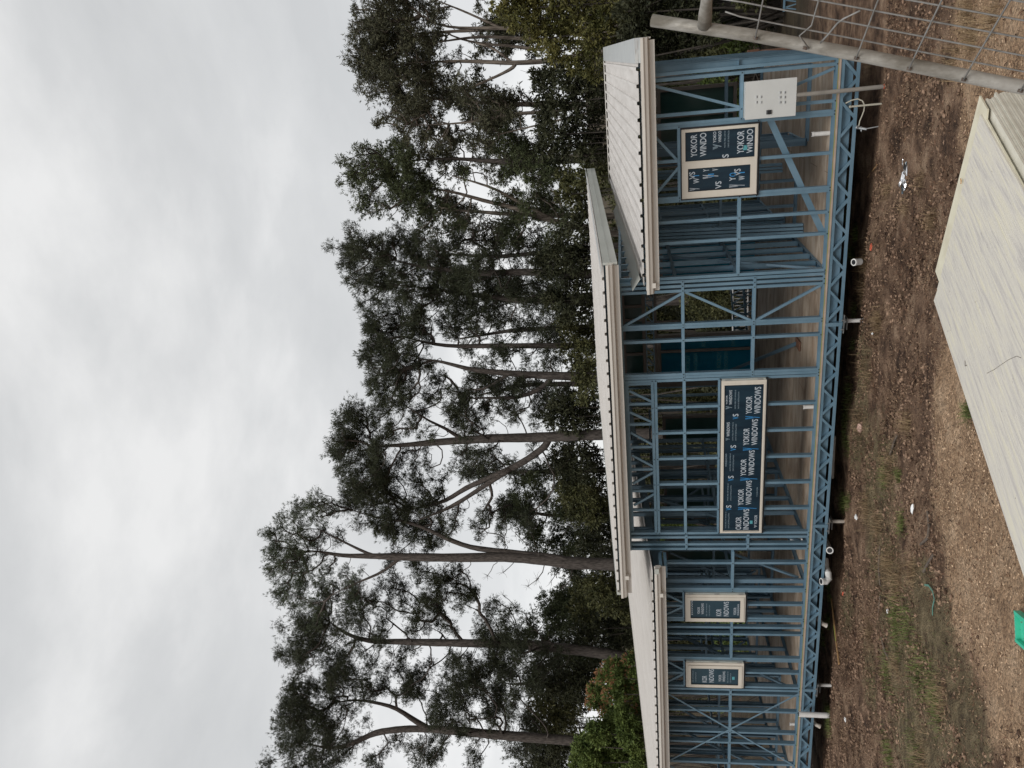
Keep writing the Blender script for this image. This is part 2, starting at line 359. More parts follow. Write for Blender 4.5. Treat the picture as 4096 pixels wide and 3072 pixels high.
M['euc2'] = leaf('eucalypt_leaves_green', (.028, .037, .017), (.088, .102, .048))
M['dark'] = leaf('dark_scrub_leaves', (.016, .020, .011), (.062, .064, .034))
M['olive'] = leaf('olive_scrub_leaves', (.030, .036, .016), (.110, .108, .045))
M['yellowleaf'] = leaf('yellow_green_leaves', (.045, .050, .016), (.165, .152, .052))
M['bushgreen'] = leaf('leafy_bush_green', (.040, .066, .018), (.165, .210, .060))
M['bushorange'] = leaf('orange_tipped_leaves', (.20, .095, .045), (.36, .19, .10))
M['bark'] = mat('pine_bark', (.034, .029, .026), .9, 0, var=(.105, .090, .080), scale=7, detail=9, stretch=(2.5, 2.5, .6), bump=1.0, bscale=12, spec=.2)
M['barkeuc'] = mat('pale_eucalypt_bark', (.060, .047, .038), .75, 0, var=(.20, .17, .14), scale=3.5, detail=8, stretch=(3, 3, .35), bump=.4, bscale=9, spec=.25, ramp=(.38, .62))
M['twig'] = mat('dark_twigs', (.030, .025, .020), .85, 0, var=(.065, .054, .044), scale=5)
M['blade'] = leaf('green_grass_blades', (.055, .072, .020), (.150, .180, .055), 3)
M['straw'] = leaf('dry_straw', (.10, .065, .036), (.36, .26, .15), 3)
M['stone'] = leaf('gravel_stones', (.20, .125, .078), (.60, .44, .30), 9, .8, rough=.85)
M['clod'] = leaf('soil_clods', (.075, .046, .031), (.30, .20, .14), 9, .6, rough=.95)

# ------------------------------------------------------------------ ground
def seg_side(px_, py_, poly):
    """signed distance to a polyline in plan (positive on its camera side)"""
    best = np.full(px_.shape, 1e9); sgn = np.zeros(px_.shape)
    for (x0, y0), (x1, y1) in zip(poly[:-1], poly[1:]):
        dx, dy = x1-x0, y1-y0; L2 = dx*dx+dy*dy
        t = np.clip(((px_-x0)*dx+(py_-y0)*dy)/L2, 0, 1)
        d = np.hypot(px_-x0-t*dx, py_-y0-t*dy); c = dx*(py_-y0)-dy*(px_-x0)
        u = d < best; best = np.where(u, d, best); sgn = np.where(u, np.sign(c), sgn)
    return best*sgn
gravel_line = [tuple(ground(*p)[:2]) for p in ((3820, 60), (3850, 800), (3745, 1500), (3716, 1972), (3762, 2171), (3796, 2436), (3842, 2569), (3928, 2768), (4030, 3072))]
gravel_line = [(gravel_line[0][0]+6, gravel_line[0][1])]+gravel_line+[(gravel_line[-1][0]-8, gravel_line[-1][1]-2.5)]
grass_c = [(ground(X, Y)[:2], r) for X, Y, r in ((3440, 1450, .5), (3430, 1700, .7), (3520, 1960, .9), (3520, 2200, .8), (3560, 2450, .9), (3640, 2600, .9), (3700, 2800, .9), (3640, 3000, 1.0), (3380, 2400, .5), (3300, 2850, .4), (3360, 1000, .3), (3480, 2700, .5), (3780, 2600, .6), (3800, 2850, .8), (3880, 3020, .8), (3700, 2400, .5))]
lawn_p = ground(2868, 2600)[:2]; red_p = ground(2960, 2600)[:2]
def masks(x, y):
    gr = seg_side(x, y, gravel_line)
    g = np.clip(.5+gr*1.1, 0, 1)
    g = g*np.clip((-1.9-y)*2, 0, 1)
    s = np.zeros_like(x)
    for (cx, cy), r in grass_c: s = np.maximum(s, np.clip(1.05-np.hypot(x-cx, (y-cy)*1.1)/r*.55, 0, 1))
    return g, s
def build_ground():
    xs = np.concatenate([np.linspace(-400, -60, 12), np.linspace(-58, -17, 42), np.linspace(-16.5, 4, 342), np.linspace(4.6, 60, 60), np.linspace(64, 400, 12)])
    ys = np.concatenate([np.linspace(-200, -42, 6), np.linspace(-40, -11, 30), np.linspace(-10.9, 1, 235), np.linspace(1.2, 80, 180), np.linspace(84, 420, 30)])
    X, Y = np.meshgrid(xs, ys)
    Z = gz(X, Y)
    near = np.clip(1-np.abs(X+6)/30, 0, 1)*np.clip((12-Y)/10, 0, 1)
    rn = np.random.default_rng(3)
    # clods / ruts from summed value noise
    def vn(X, Y, s, seed):
        g = np.random.default_rng(seed).random((256, 256)); a = X/s; b = Y/s
        i = np.floor(a).astype(int); j = np.floor(b).astype(int); fa = a-i; fb = b-j; fa = fa*fa*(3-2*fa); fb = fb*fb*(3-2*fb)
        i %= 256; j %= 256; i1 = (i+1) % 256; j1 = (j+1) % 256
        return (g[i, j]*(1-fa)+g[i1, j]*fa)*(1-fb)+(g[i, j1]*(1-fa)+g[i1, j1]*fa)*fb-.5
    Z = Z+near*(.05*vn(X, Y, .7, 1)+.035*vn(X, Y, .28, 2)+.022*vn(X, Y, .12, 5))
    far = np.clip((Y-14)/20, 0, 1)
    Z = Z+far*(.8*vn(X, Y, 6, 7)+.3*vn(X, Y, 2, 8))
    v = np.stack([X, Y, Z], -1).reshape(-1, 3)
    ny, nx = X.shape; idx = np.arange(nx*ny).reshape(ny, nx)
    f = np.stack([idx[:-1, :-1], idx[:-1, 1:], idx[1:, 1:], idx[1:, :-1]], -1).reshape(-1, 4)
    g, s = masks(X.ravel(), Y.ravel())
    fo = np.clip((Y.ravel()-4)/4, 0, 1)
    x, y = X.ravel(), Y.ravel()
    lw = np.clip(1.6-np.hypot((x-lawn_p[0])/3.2, (y-lawn_p[1])/4.5), 0, 1)
    rd = np.clip(1.6-np.hypot((x-red_p[0])/2.6, (y-red_p[1])/1.6), 0, 1)*(1-lw)
    return fast_mesh('ground', v, f, M['ground'], smooth=True, attr=dict(gravel=g, grassy=s, forest=fo, lawn=lw, redearth=rd), kind='structure')
build_ground()

# ------------------------------------------------------------------ steel sections
T = .0025
def channel(mb, p0, p1, fdir, ddir, fw=.042, dep=.075, web=1, m=0):
    """C section from p0 to p1. fdir: across the flange, ddir: into the wall. p0/p1 lie on the middle of the front flange."""
    p0, p1, fd, dd = (np.asarray(a, float) for a in (p0, p1, fdir, ddir))
    ax = (p1-p0)/2; c = (p0+p1)/2
    mb.obox(c+dd*T/2, ax, fd*fw/2, dd*T/2, m)
    mb.obox(c+dd*(dep-T/2), ax, fd*fw/2, dd*T/2, m)
    mb.obox(c+fd*web*(fw/2-T/2)+dd*dep/2, ax, fd*T/2, dd*(dep/2-T), m)
studs_done = 0
studs_rest = MB()
def add_stud(frame, x, z0, z1, p=None, d=(0, 1, 0), w=(1, 0, 0), web=1, force=False, lab=None, dep=.075):
    global studs_done
    base = np.array([x, 0, 0]) if p is None else np.asarray(p, float)
    a = base+np.array([0, 0, z0]); b = base+np.array([0, 0, z1])
    if studs_done < 100:
        mb = MB(); channel(mb, a, b, w, d, web=web, dep=dep); mb.build('stud', M['steel'], frame, label=lab); studs_done += 1
    else: channel(studs_rest, a, b, w, d, web=web, dep=dep)

house = empty('steel_frame_house', (-7.5, 3, 0), label='long unfinished single-storey house of blue steel studs under cream skillion roofs, raised on piers', cat='house')
def H(o): return under(house, o)
def part(name, mb, m, parent=None, **k):
    o = mb.build(name, m, None, **k)
    return H(o) if parent is None else sub(parent, o)
def sub(parent, o):      # parent itself sits at world identity: same coordinates
    o.parent = parent; return o

# front wall -------------------------------------------------------
zR, zM = 2.42, 2.93
fw = MB()
def plate(mb, x0, x1, z, y=0.0, h=.042, dep=.075, up=1, m=0):    # horizontal track, open side up/down
    channel(mb, (x0, y, z), (x1, y, z), (0, 0, 1), (0, 1, 0), fw=h, dep=dep, web=-up, m=m)
P_ = 0.0035      # plates and noggings wrap the studs: stand slightly proud
for x0, x1, z in ((-.298, -3.13, .021), (-3.145, -7.835, .021), (-7.85, -14.7, .021)): plate(fw, x1, x0, z, y=-P_, dep=.082)
plate(fw, -3.13, -.298, zR-.02, y=-P_, dep=.082, up=-1); plate(fw, -7.835, -3.145, zM-.02, y=-P_, dep=.082, up=-1); plate(fw, -14.7, -7.85, zR-.02, y=-P_, dep=.082, up=-1)
nogs = [(-.37, -.97, 1.21), (-2.0, -3.1, 1.215), (-3.14, -4.70, 2.0), (-3.14, -4.70, .98), (-4.73, -7.51, 2.475), (-4.73, -7.51, 2.425), (-4.73, -7.51, 1.99),
        (-4.73, -7.51, 1.455), (-4.73, -7.51, .765), (-7.53, -7.82, 1.98), (-7.53, -7.82, .98), (-.99, -2.01, 2.03), (-.99, -2.01, .985),
        (-7.87, -8.68, 1.215), (-8.66, -9.30, 2.03), (-8.66, -9.30, .99), (-9.29, -10.18, 1.215), (-10.16, -10.80, 2.03), (-10.16, -10.80, .99), (-10.84, -14.7, 1.215)]
for a, b, z in nogs: plate(fw, b, a, z, y=-P_*2, dep=.085)
# screws at the joints
screw_pts = []
full = [-.32, -.39, -.84, -.965, -1.005, -1.955, -1.995, -2.29, -2.59, -3.11, -3.165, -3.235, -3.305, -3.83, -3.87, -4.08, -4.63, -4.675, -4.725, -7.50, -7.58, -7.72, -7.81,
        -8.10, -8.63, -8.675, -9.25, -9.30, -9.45, -9.60, -10.14, -10.185, -10.79, -10.86, -10.97, -11.37, -11.89, -12.15, -12.67, -13.10, -13.55, -14.0, -14.45, -14.68]
for a, b, z in nogs:
    for x in full+[-5.18, -5.63, -6.09, -6.56, -7.04]:
        if min(a, b)-.01 <= x <= max(a, b)+.01: screw_pts.append((x, z))
for x in full: screw_pts.append((x, .021))
for x, z in screw_pts: fw.obox((x, -P_*2-.002, z), (.007, 0, 0), (0, .002, 0), (0, 0, .007), 1)
front = part('front_wall_frame', fw, [M['steel'], M['screw']])
for x in full:
    z0, z1 = .024, (zM if -7.84 < x < -3.14 else zR)-.024
    web = 1 if x < -3 else -1
    if x in (-.965, -2.0, -4.675, -8.675, -10.185): web = -web
    add_stud(front, x, z0, z1, web=1)
for x in (-1.50,): add_stud(front, x, .024, .965); add_stud(front, x+.05, 2.05, zR-.024)
for x in (-5.18, -5.63, -6.09, -6.56, -7.04): add_stud(front, x, .024, .745); add_stud(front, x, 1.475, 1.97); add_stud(front, x, 2.01, 2.40)
for x in (-8.96, -10.46): add_stud(front, x, .024, .97); add_stud(front, x-.03, 2.05, zR-.024)
def brace(parent, pts, w=.036, y=.0, t=.03, name='brace', m='steel', lab=None):
    (x0, z0), (x1, z1) = pts
    a = np.array([x0, y, z0]); b = np.array([x1, y, z1]); d = b-a; L = np.linalg.norm(d); d /= L; n = np.array([-d[2], 0, d[0]])
    mb = MB(); mb.obox((a+b)/2+np.array([0, t/2, 0]), d*L/2, n*w/2, (0, t/2, 0)); o = mb.build(name, M[m], parent, label=lab); return o
def pr(k, x0, y0, x1, y1): a = aty(*px(k, x0, y0)); b = aty(*px(k, x1, y1)); return ((a[0], a[2]), (b[0], b[2]))
for q in ((-1.06, zR-.03, -1.46, 2.04), (-1.92, zR-.03, -1.54, 2.04), (-.44, zR-.03, -.82, 1.22), (-.82, 1.15, -.44, .05), (-3.33, 1.98, -3.82, 2.88), (-3.33, 1.96, -3.82, 1.01), (-3.82, .95, -3.33, .05),
          (-8.72, zR-.03, -8.93, 2.05), (-9.22, zR-.03, -9.02, 2.05), (-10.2, zR-.03, -10.43, 2.05), (-10.75, zR-.03, -10.52, 2.05)):
    brace(front, ((q[0], q[1]), (q[2], q[3])), y=.006, t=.034)
# head truss over the long window
ht = MB(); ht.box(-7.5, -4.75, .03, .034, 2.84, 2.90)
head = part('head_truss', ht, M['steel'])
for cy in (118, 360, 605, 880, 1150, 1410, 1640):
    ht = MB()
    a = aty(*px('m5', 360, cy)); b = aty(*px('m5', 640, cy-8)); ht.obox(((a[0]+b[0])/2, .03, 2.67), (.02, 0, 0), (0, .02, 0), (0, 0, .17)); ht.build('truss_post', M['steel'], head)
for q in ((355, 200, 630, 330), (360, 455, 640, 580), (370, 700, 640, 850), (385, 975, 650, 1115), (395, 1320, 655, 1175), (410, 1580, 660, 1440)):
    brace(head, pr('m5', *q), w=.036, y=.012, t=.03, name='web_strut')
brace(front, ((-1.0, .83), (-2.60, .06)), w=.085, y=.079, t=.0015, name='flat_brace', lab='wide flat diagonal brace strap behind the studs')
brace(front, ((-10.95, 2.38), (-12.67, .03)), w=.03, y=-.010, t=.002, name='strap')
brace(front, ((-12.67, 2.36), (-10.9, .02)), w=.03, y=-.013, t=.002, name='strap')
brace(front, ((-12.75, 2.38), (-14.5, .03)), w=.03, y=-.010, t=.002, name='strap')

# other walls ------------------------------------------------------
def wall(p0, p1, z1, sp_=.45, nog=(1.22,), name='partition_frame', xs=None, z0=0.0, diag=True, skip=()):
    p0 = np.array([*p0, 0.0]); p1 = np.array([*p1, 0.0]); d = p1-p0; L = np.linalg.norm(d); d /= L; n = np.array([-d[1], d[0], 0])
    mb = MB()
    for z in (z0+.021, z1-.02): channel(mb, p0+[0, 0, z], p1+[0, 0, z], (0, 0, 1), n, web=-1 if z < 1 else 1, dep=.079)
    for z in nog: channel(mb, p0+[0, 0, z]-n*.002, p1+[0, 0, z]-n*.002, (0, 0, 1), n, web=1, dep=.082)
    if diag and L > 1.2:
        a = p0+d*.1+n*.03; b = p0+d*min(L-.1, 1.6)+n*.03; a = a+[0, 0, z0+.1]; b = b+[0, 0, z1-.3]
        ax = (b-a)/2; w = np.cross(ax/np.linalg.norm(ax), n); mb.obox((a+b)/2, ax, w*.02, n*.017)
    fr = H(mb.build(name, M['steel_in']))
    k = max(1, round(L/sp_))
    for i in range(k+1):
        s = L*i/k; s = min(max(s, .022), L-.022)
        if any(a < s < b for a, b in skip): continue
        add_stud(fr, 0, z0+.024, z1-.024, p=p0+d*s, d=n, w=d, web=1 if i % 2 else -1)
    return fr
wall((-.30, 5.7), (-.30, .09), zR, .45, name='side_wall_frame', diag=False, nog=(1.22,))
# back wall y = 5.8 with openings
def back(x0, x1, z1, name='back_wall_frame', sp_=.6, skip=()): return wall((x0, 5.8), (x1, 5.8), z1, sp_, name=name, skip=skip, nog=(), diag=False)
back(-2.9, -.38, zR, skip=((.9, 2.1),)); back(-4.9, -3.9+.9, zM, skip=((.3, 1.5),)); back(-7.8, -7.3, zM, sp_=.25); back(-14.7, -7.9, zR, skip=((.7, 1.5), (2.5, 3.6), (5.0, 6.4)))
wall((-3.1, .09), (-3.1, 5.75), zM, .45, nog=(1.2, 2.1))
wall((-7.75, .09), (-7.75, 4.0), zM, .5, nog=(1.35,))
wall((-10.95, .09), (-10.95, 4.1), zR, .55)
wall((-8.5, .09), (-8.5, 1.7), zR, .55)
wall((-13.25, .09), (-13.25, 1.5), zR, .6)
wall((-14.62, 5.7), (-14.62, .09), zR, .55)
wall((-11.0, 2.79), (-9.75, 2.79), zR, .4)
wall((-8.5, 2.76), (-7.85, 2.76), zR, .32)
wall((-14.5, 1.6), (-12.0, 1.6), zR, .45)
wall((-1.5, 1.52), (-.4, 1.52), zR, .5); wall((-3.02, 2.14), (-2.15, 2.14), zR, .42)
wall((-1.5, 1.62), (-1.5, 3.0), zR, .5); wall((-11.3, 4.35), (-14.5, 4.35), zR, .6)
wall((-7.9, 4.0), (-9.7, 4.0), zR, .5); wall((-12.3, 1.7), (-12.3, 5.6), zR, .55); wall((-9.8, 2.9), (-9.8, 5.6), zR, .5); wall((-5.4, 3.6), (-7.65, 3.6), zM, .5, nog=(2.2,), skip=((.3, 1.3),)) if False else None
studs_rest.build('studs', M['steel_in'], None, kind='stuff'); o_ = bpy.data.objects['studs']; H(o_)
# bundles of spare studs leaning inside the right-hand room
for (x, y, n_) in ((-3.02, 3.0, 3), (-2.95, 1.5, 4), (-2.2, 3.4, 3)):
    root = empty('stud_bundle', (x, y, 0), label={3.0: 'bundle of loose blue studs leaning at the back of the right-hand room', 1.5: 'bundle of loose blue studs with punched holes, nearest to the front wall', 3.4: 'bundle of loose blue studs leaning near the window opening, furthest right'}[y], cat='studs', group='bundles of loose studs standing in the right-hand room')
    for i in range(n_):
        mb = MB(); xx = x+i*.055; channel(mb, (xx, y+.02*i, .01), (xx-.02, y+.35, 2.36), (1, 0, 0), (0, 1, 0), web=1, dep=.075)
        for z in (.35, .7, 1.1, 1.6): mb.obox((xx+.0225, y+.02*i+.04+z*.14, z), (.001, 0, 0), (0, .014, 0), (0, 0, .014), 1)  # black squares stand in for the shade inside the punched holes
        under(root, mb.build('loose_stud', [M['steel'], M['black']]))

# floor ------------------------------------------------------------
mb = MB(); mb.box(-14.72, -.27, -.012, 5.9, -.022, -.003, 0)
deck = part('floor_deck', mb, M['floor'])
mb = MB(); mb.box(-14.72, -.27, -.022, -.0125, -.024, .000, 0); sub(deck, mb.build('deck_edge', M['deckedge']))
mb = MB(); mb.box(-14.7, -.28, -.0175, -.0095, .0003, .012, 0); sub(deck, mb.build('sealant_strip', M['sealer']))
fb = MB()
for z0, z1 in ((-.072, -.026), (-.262, -.216)):
    for a, b in ((-.28, -3.90), (-3.96, -7.34), (-7.40, -10.79), (-10.85, -14.7)):
        fb.box(b, a, -.012, -.0095, z0, z1); fb.box(b, a, -.0095, .06, (z1 if z0 > -.1 else z0), (z1 if z0 > -.1 else z0)+.0025)
fb.box(-14.7, -.28, .050, .053, -.195, -.026)
for x in (-.29, -3.93, -7.37, -10.82, -14.68): fb.box(x-.028, x+.028, -.018, .05, -.266, -.0245)
beam = part('lattice_floor_beam', fb, M['steel'])
w_ = MB(); nodes = []
def zig(xa, xb):
    n = max(2, round((xa-xb)/.51)); st = (xa-xb)/n
    for i in range(n):
        yield (xa-i*st, -.20 if False else -.045), (xa-(i+.5)*st, -.24)
        yield (xa-(i+.5)*st, -.24), (xa-(i+1)*st, -.045)
cnt = 0
for a, b in ((-.32, -3.90), (-3.96, -7.34), (-7.40, -10.79), (-10.85, -14.66)):
    for p0, p1 in zig(a, b):
        sgn = .008 if p1[1] < p0[1] else -.008
        brace(beam, ((p0[0]-abs(sgn)*2 if sgn > 0 else p0[0]-.015, p0[1]), (p1[0]+.015, p1[1])), w=.034, y=-.009, t=.036, name='web_strut'); cnt += 1
# unseen joists, side and back rims, added to block light below the deck
jm = MB()
x = -.6
while x > -14.6: jm.box(x-.02, x+.02, .1, 5.8, -.2, -.026); x -= .45
jm.box(-14.7, -.28, 5.84, 5.88, -.27, -.026); jm.box(-.30, -.285, .1, 5.84, -.27, -.026); jm.box(-14.70, -14.66, .1, 5.84, -.27, -.026)
part('floor_joists', jm, M['steel_in'])
for x in (-3.93, -7.37, -10.82, -14.4):
    for y in (.12,):
        mb = MB(); zg = gz(x, y)-.1
        mb.tube([(x, y, zg), (x, y, -.30)], .028, 14)
        o = part('pier', mb, M['pvc'] if x != -7.37 else M['pvcdirty'])
        mb = MB(); mb.obox((x, y-.02, -.283), (.14, 0, 0), (0, .13, 0), (0, 0, .006)); mb.obox((x-.02, y-.01, -.345), (.09, 0, 0), (0, .07, 0), (0, 0, .005)); mb.tube([(x+.07, -.05, -.28), (x+.07, -.05, -.24)], .012, 6); mb.tube([(x-.07, -.05, -.28), (x-.07, -.05, -.24)], .012, 6)
        sub(o, mb.build('pier_plate', M['zinc']))

# roofs --------------------------------------------------------------
SL = math.tan(R(3.5))
def sheet(x0, x1, ys, ye, z0, pitch=.207, h=.028, phase=0.0):
    """ribbed sheet as one mesh, thin but with an underside"""
    xs = []; x = x0+phase
    prof = [(x0, 0)]
    while x < x1-.06:
        if x > x0+.01: prof += [(x, 0), (x+.008, h), (x+.046, h), (x+.054, 0)]
        x += pitch
    prof.append((x1, 0))
    n = len(prof); ny = 8
    V = []
    for t in (0, -.003):
        for j in range(ny+1):
            y = ys+(ye-ys)*j/ny
            for a, b in prof: V.append((a, y, z0+SL*(y-ys)+b+t))
    Fc = []
    L = n*(ny+1)
    for j in range(ny):
        for i in range(n-1):
            a = j*n+i; Fc.append((a, a+1, a+n+1, a+n)); Fc.append((L+a, L+a+n, L+a+n+1, L+a+1))
    for i in range(n-1):
        Fc.append((i, L+i, L+i+1, i+1)); a = ny*n+i; Fc.append((a, a+1, L+a+1, L+a))
    for j in range(ny):
        a = j*n; Fc.append((a, a+n, L+a+n, L+a)); a = j*n+n-1; Fc.append((a, L+a, L+a+n, a+n))
    mb = MB(); mb.add(V, Fc); return mb
def gutter(xa, xb, zt, y=-.47):
    """zt top lip. front face, cove, rounded bottom; open trough"""
    mb = MB(); h = .105; d = .105
    pr_ = [(y, zt-.02), (y, zt-h), (y-.035, zt-h-.002), (y-.075, zt-h+.016), (y-.088, zt-.055), (y-d+.004, zt-.040), (y-d, zt-.034), (y-d, zt), (y-d+.012, zt), (y-d+.012, zt-.006), (y-d+.004, zt-.006),
           (y-d+.006, zt-.030), (y-.083, zt-.052), (y-.070, zt-h+.021), (y-.035, zt-h+.004), (y-.004, zt-h+.004), (y-.004, zt-.02)]
    mb.profile_x(pr_, xa, xb)
    # stop ends
    for xe in (xa, xb-.002):
        pe = [(y, zt-.02), (y, zt-h), (y-.035, zt-h-.002), (y-.075, zt-h+.016), (y-.088, zt-.055), (y-d, zt-.034), (y-d, zt-.004)]
        mb.profile_x(pe, xe+.0005 if xe == xa else xe-.001, (xe+.0015) if xe == xa else xe+.0005)
    return mb
def roof(name, x0, x1, yf, zf, ye, phase, m, gx, lab):
    r = H(sheet(x0, x1, yf, ye, zf, phase=phase).build(name, M[m], label=lab))
    sub(r, gutter(gx[0], gx[1], zf-.035).build('gutter', M['cream']))
    f = MB(); f.box(gx[0]+.03, gx[1]-.03, -.468, -.45, zf-.215, zf-.03); f.box(gx[0]+.03, gx[1]-.03, -.450, -.444, zf-.215, zf-.207)
    sub(r, f.build('fascia', M['cream']))
    # purlins and rafters below
    p = MB(); y = 0.3
    while y < ye-.2: p.box(x0+.1, x1-.1, y, y+.04, zf+SL*(y-yf)-.055, zf+SL*(y-yf)-.005); y += .9
    x = x0+.5
    while x < x1-.2:
        a = np.array([x, -.4, zf+SL*(-.4-yf)-.13]); b = np.array([x, ye-.2, zf+SL*(ye-.2-yf)-.13]); p.obox((a+b)/2, (.02, 0, 0), (b-a)/2, (0, 0, .06)); x += .9
    sub(r, p.build('rafters', M['steel_in']))
    return r
YE = 9.0
rr = roof('skillion_roof', -3.06, .12, -.50, 2.565, YE, .13, 'roofdirty', (-3.17, .145), 'lower ribbed roof at the right-hand end, dusty, with a pale capping along its edge')
rm = roof('skillion_roof', -8.38, -2.75, -.50, 3.125, 9.6, .05, 'roof', (-8.39, -2.715), 'upper ribbed roof over the middle, higher than the other two')
rl = roof('skillion_roof', -15.05, -7.86, -.50, 2.565, YE, .10, 'roof', (-14.98, -7.80), 'lower ribbed roof over the left-hand part')
def slope_box(x0, x1, y0, y1, zf, dz0, dz1):   # slab following the roof slope
    za, zb = zf+SL*(y0+.5), zf+SL*(y1+.5); mb = MB()
    mb.add([(x0, y0, za+dz0), (x1, y0, za+dz0), (x1, y1, zb+dz0), (x0, y1, zb+dz0), (x0, y0, za+dz1), (x1, y0, za+dz1), (x1, y1, zb+dz1), (x0, y1, zb+dz1)],
           [(0, 3, 2, 1), (4, 5, 6, 7), (0, 1, 5, 4), (1, 2, 6, 5), (2, 3, 7, 6), (3, 0, 4, 7)]); return mb
sub(rr, slope_box(-.145, .15, -.49, 9.02, 2.565, .029, .033).build('edge_capping', M['flash']))
_cf = MB(); _cf.box(-.145, .15, -.494, -.490, 2.50, 2.5985); sub(rr, _cf.build('capping_end', M['flash']))
sub(rr, slope_box(.13, .15, -.46, 9.02, 2.565, -.17, .0285).build('side_fascia', M['cream']))
sub(rr, slope_box(-3.0, -.15, 8.78, 9.06, 2.565, .030, .036).build('ridge_capping', M['cream']))
sub(rm, slope_box(-2.735, -2.70, -.47, 9.62, 3.125, -.20, .004).build('side_fascia', M['flash2']))
sub(rm, slope_box(-2.86, -2.695, -.44, 9.63, 3.125, .030, .036).build('edge_capping', M['flash']))
sub(rm, slope_box(-2.75, -2.690, -.46, 9.62, 3.125, -.095, -.088).build('capping_lip', M['flash2']))
sub(rm, slope_box(-8.42, -8.33, -.44, 9.6, 3.125, -.06, .034).build('edge_capping', M['flash2']))
sub(rl, slope_box(-15.10, -14.98, -.46, 9.0, 2.565, -.17, .034).build('side_fascia', M['cream']))
# base flashing along the upper side wall
fl = MB()
fl.add([(-3.14, -.42, 2.725), (-3.14, 5.9, 3.05), (-2.95, 5.9, 2.93), (-2.97, -.42, 2.62), (-3.15, -.42, 2.73), (-3.15, 5.9, 3.055), (-2.96, 5.9, 2.925), (-2.98, -.42, 2.615)],
       [(0, 3, 2, 1), (4, 5, 6, 7), (0, 1, 5, 4), (2, 3, 7, 6), (0, 4, 7, 3), (1, 2, 6, 5)])
sub(rr, fl.build('base_flashing', M['flash2']))
sub(rr, slope_box(-2.99, -2.84, -.1, 6.6, 2.565, .030, .036).build('tray_flashing', M['cream']))
# clips on the gutter faces and posts that carry the roof behind
for r_, x, z in ((rr, -3.05, 2.455), (rm, -8.0, 3.0), (rl, -8.35, 2.45)):
    mb = MB(); mb.obox((x, -.50, z-.02), (.035, 0, 0), (0, .05, 0), (0, 0, .03)); sub(r_, mb.build('gutter_clip', M['cream']))
pm = MB()
for x in (-.34, -2.9, -8.2, -14.8): pm.box(x-.04, x+.04, 8.75, 8.83, gz(x, 8.8)-.2, 3.09)
part('back_posts', pm, M['steel_in'])
# step at the left gutter end: bare blue top plate and small grey stop end
mb = MB(); mb.box(-7.86, -7.40, -.02, -.012, 2.37, 2.43) if False else None
mb = MB(); mb.box(-7.90, -7.80, -.578, -.574, 2.46, 2.53); sub(rl, mb.build('gutter_stop_end', M['flash2']))
mb = MB(); mb.box(-8.1, -7.86, -.40, -.02, 2.40, 2.45); mb.box(-8.1, -7.86, -.40, -.02, 2.32, 2.37); part('eave_outrigger', mb, M['steel'])

# windows --------------------------------------------------------------
def frame_ring(mb, x0, x1, z0, z1, w, y0, y1, m=0):
    mb.box(x0, x1, y0, y1, z0, z0+w, m); mb.box(x0, x1, y0, y1, z1-w, z1, m)
    mb.box(x0, x0+w, y0, y1, z0+w, z1-w, m); mb.box(x1-w, x1, y0, y1, z0+w, z1-w, m)
def rect(k, x0, y0, x1, y1, y=-.04):
    a = aty(*px(k, x0, y0), y); b = aty(*px(k, x1, y1), y); return min(a[0], b[0]), max(a[0], b[0]), min(a[2], b[2]), max(a[2], b[2])
def text_mesh(s, x0, x1, z0, z1, y, m):
    cu = bpy.data.curves.new('t', 'FONT'); cu.body = s; cu.size = 1.0; cu.offset = .012; cu.resolution_u = 3
    ob = bpy.data.objects.new('t', cu); scene.collection.objects.link(ob)
    bpy.context.view_layer.update()
    me = bpy.data.meshes.new_from_object(ob.evaluated_get(bpy.context.evaluated_depsgraph_get()))
    v = np.zeros(len(me.vertices)*3, dtype=np.float32); me.vertices.foreach_get('co', v); v = v.reshape(-1, 3)
    fs = [tuple(p.vertices) for p in me.polygons]
    bpy.data.objects.remove(ob); bpy.data.curves.remove(cu); bpy.data.meshes.remove(me)
    lo, hi = v.min(0), v.max(0)
    w = np.stack([x0+(v[:, 0]-lo[0])/(hi[0]-lo[0])*(x1-x0), np.full(len(v), y), z0+(v[:, 1]-lo[1])/(hi[1]-lo[1])*(z1-z0)], -1)
    return w, fs
def texts(win, key, items, y, dim=False):
    mbs = {}
    for it in items:
        s, ct, cb, yl, yr = it[:5]; mk = it[5] if len(it) > 5 else ('textdim' if dim else 'text')
        a = aty(*px(key, cb, yl), y); b = aty(*px(key, cb, yr), y); t_ = aty(*px(key, ct, yl), y)
        mb = mbs.setdefault(mk, MB())
        if s == '#':      # the little square
            mb.add([(a[0], y, a[2]), (b[0], y, a[2]), (b[0], y, t_[2]), (a[0], y, t_[2])], [(0, 1, 2, 3)])
        elif s == '/':    # striped Y emblem: three slanting bars and one long stroke
            W = b[0]-a[0]; Hh = t_[2]-a[2]
            for i in range(3):
                x_ = a[0]+W*.16*i; mb.add([(x_, y, t_[2]), (x_+W*.09, y, t_[2]), (x_+W*.30+W*.09, y, a[2]+Hh*.42), (x_+W*.30, y, a[2]+Hh*.42)], [(3, 2, 1, 0)])
            mb.add([(a[0]+W*.84, y, t_[2]), (a[0]+W, y, t_[2]), (a[0]+W*.55, y, a[2]), (a[0]+W*.38, y, a[2])], [(3, 2, 1, 0)])
        else:
            w, fs = text_mesh(s, a[0], b[0], a[2], t_[2], y, mk); mb.add(w, fs)
    for mk, mb in mbs.items(): win_child(win, mb.build('lettering', M[mk]))
def win_child(win, o): o.parent = win; return o
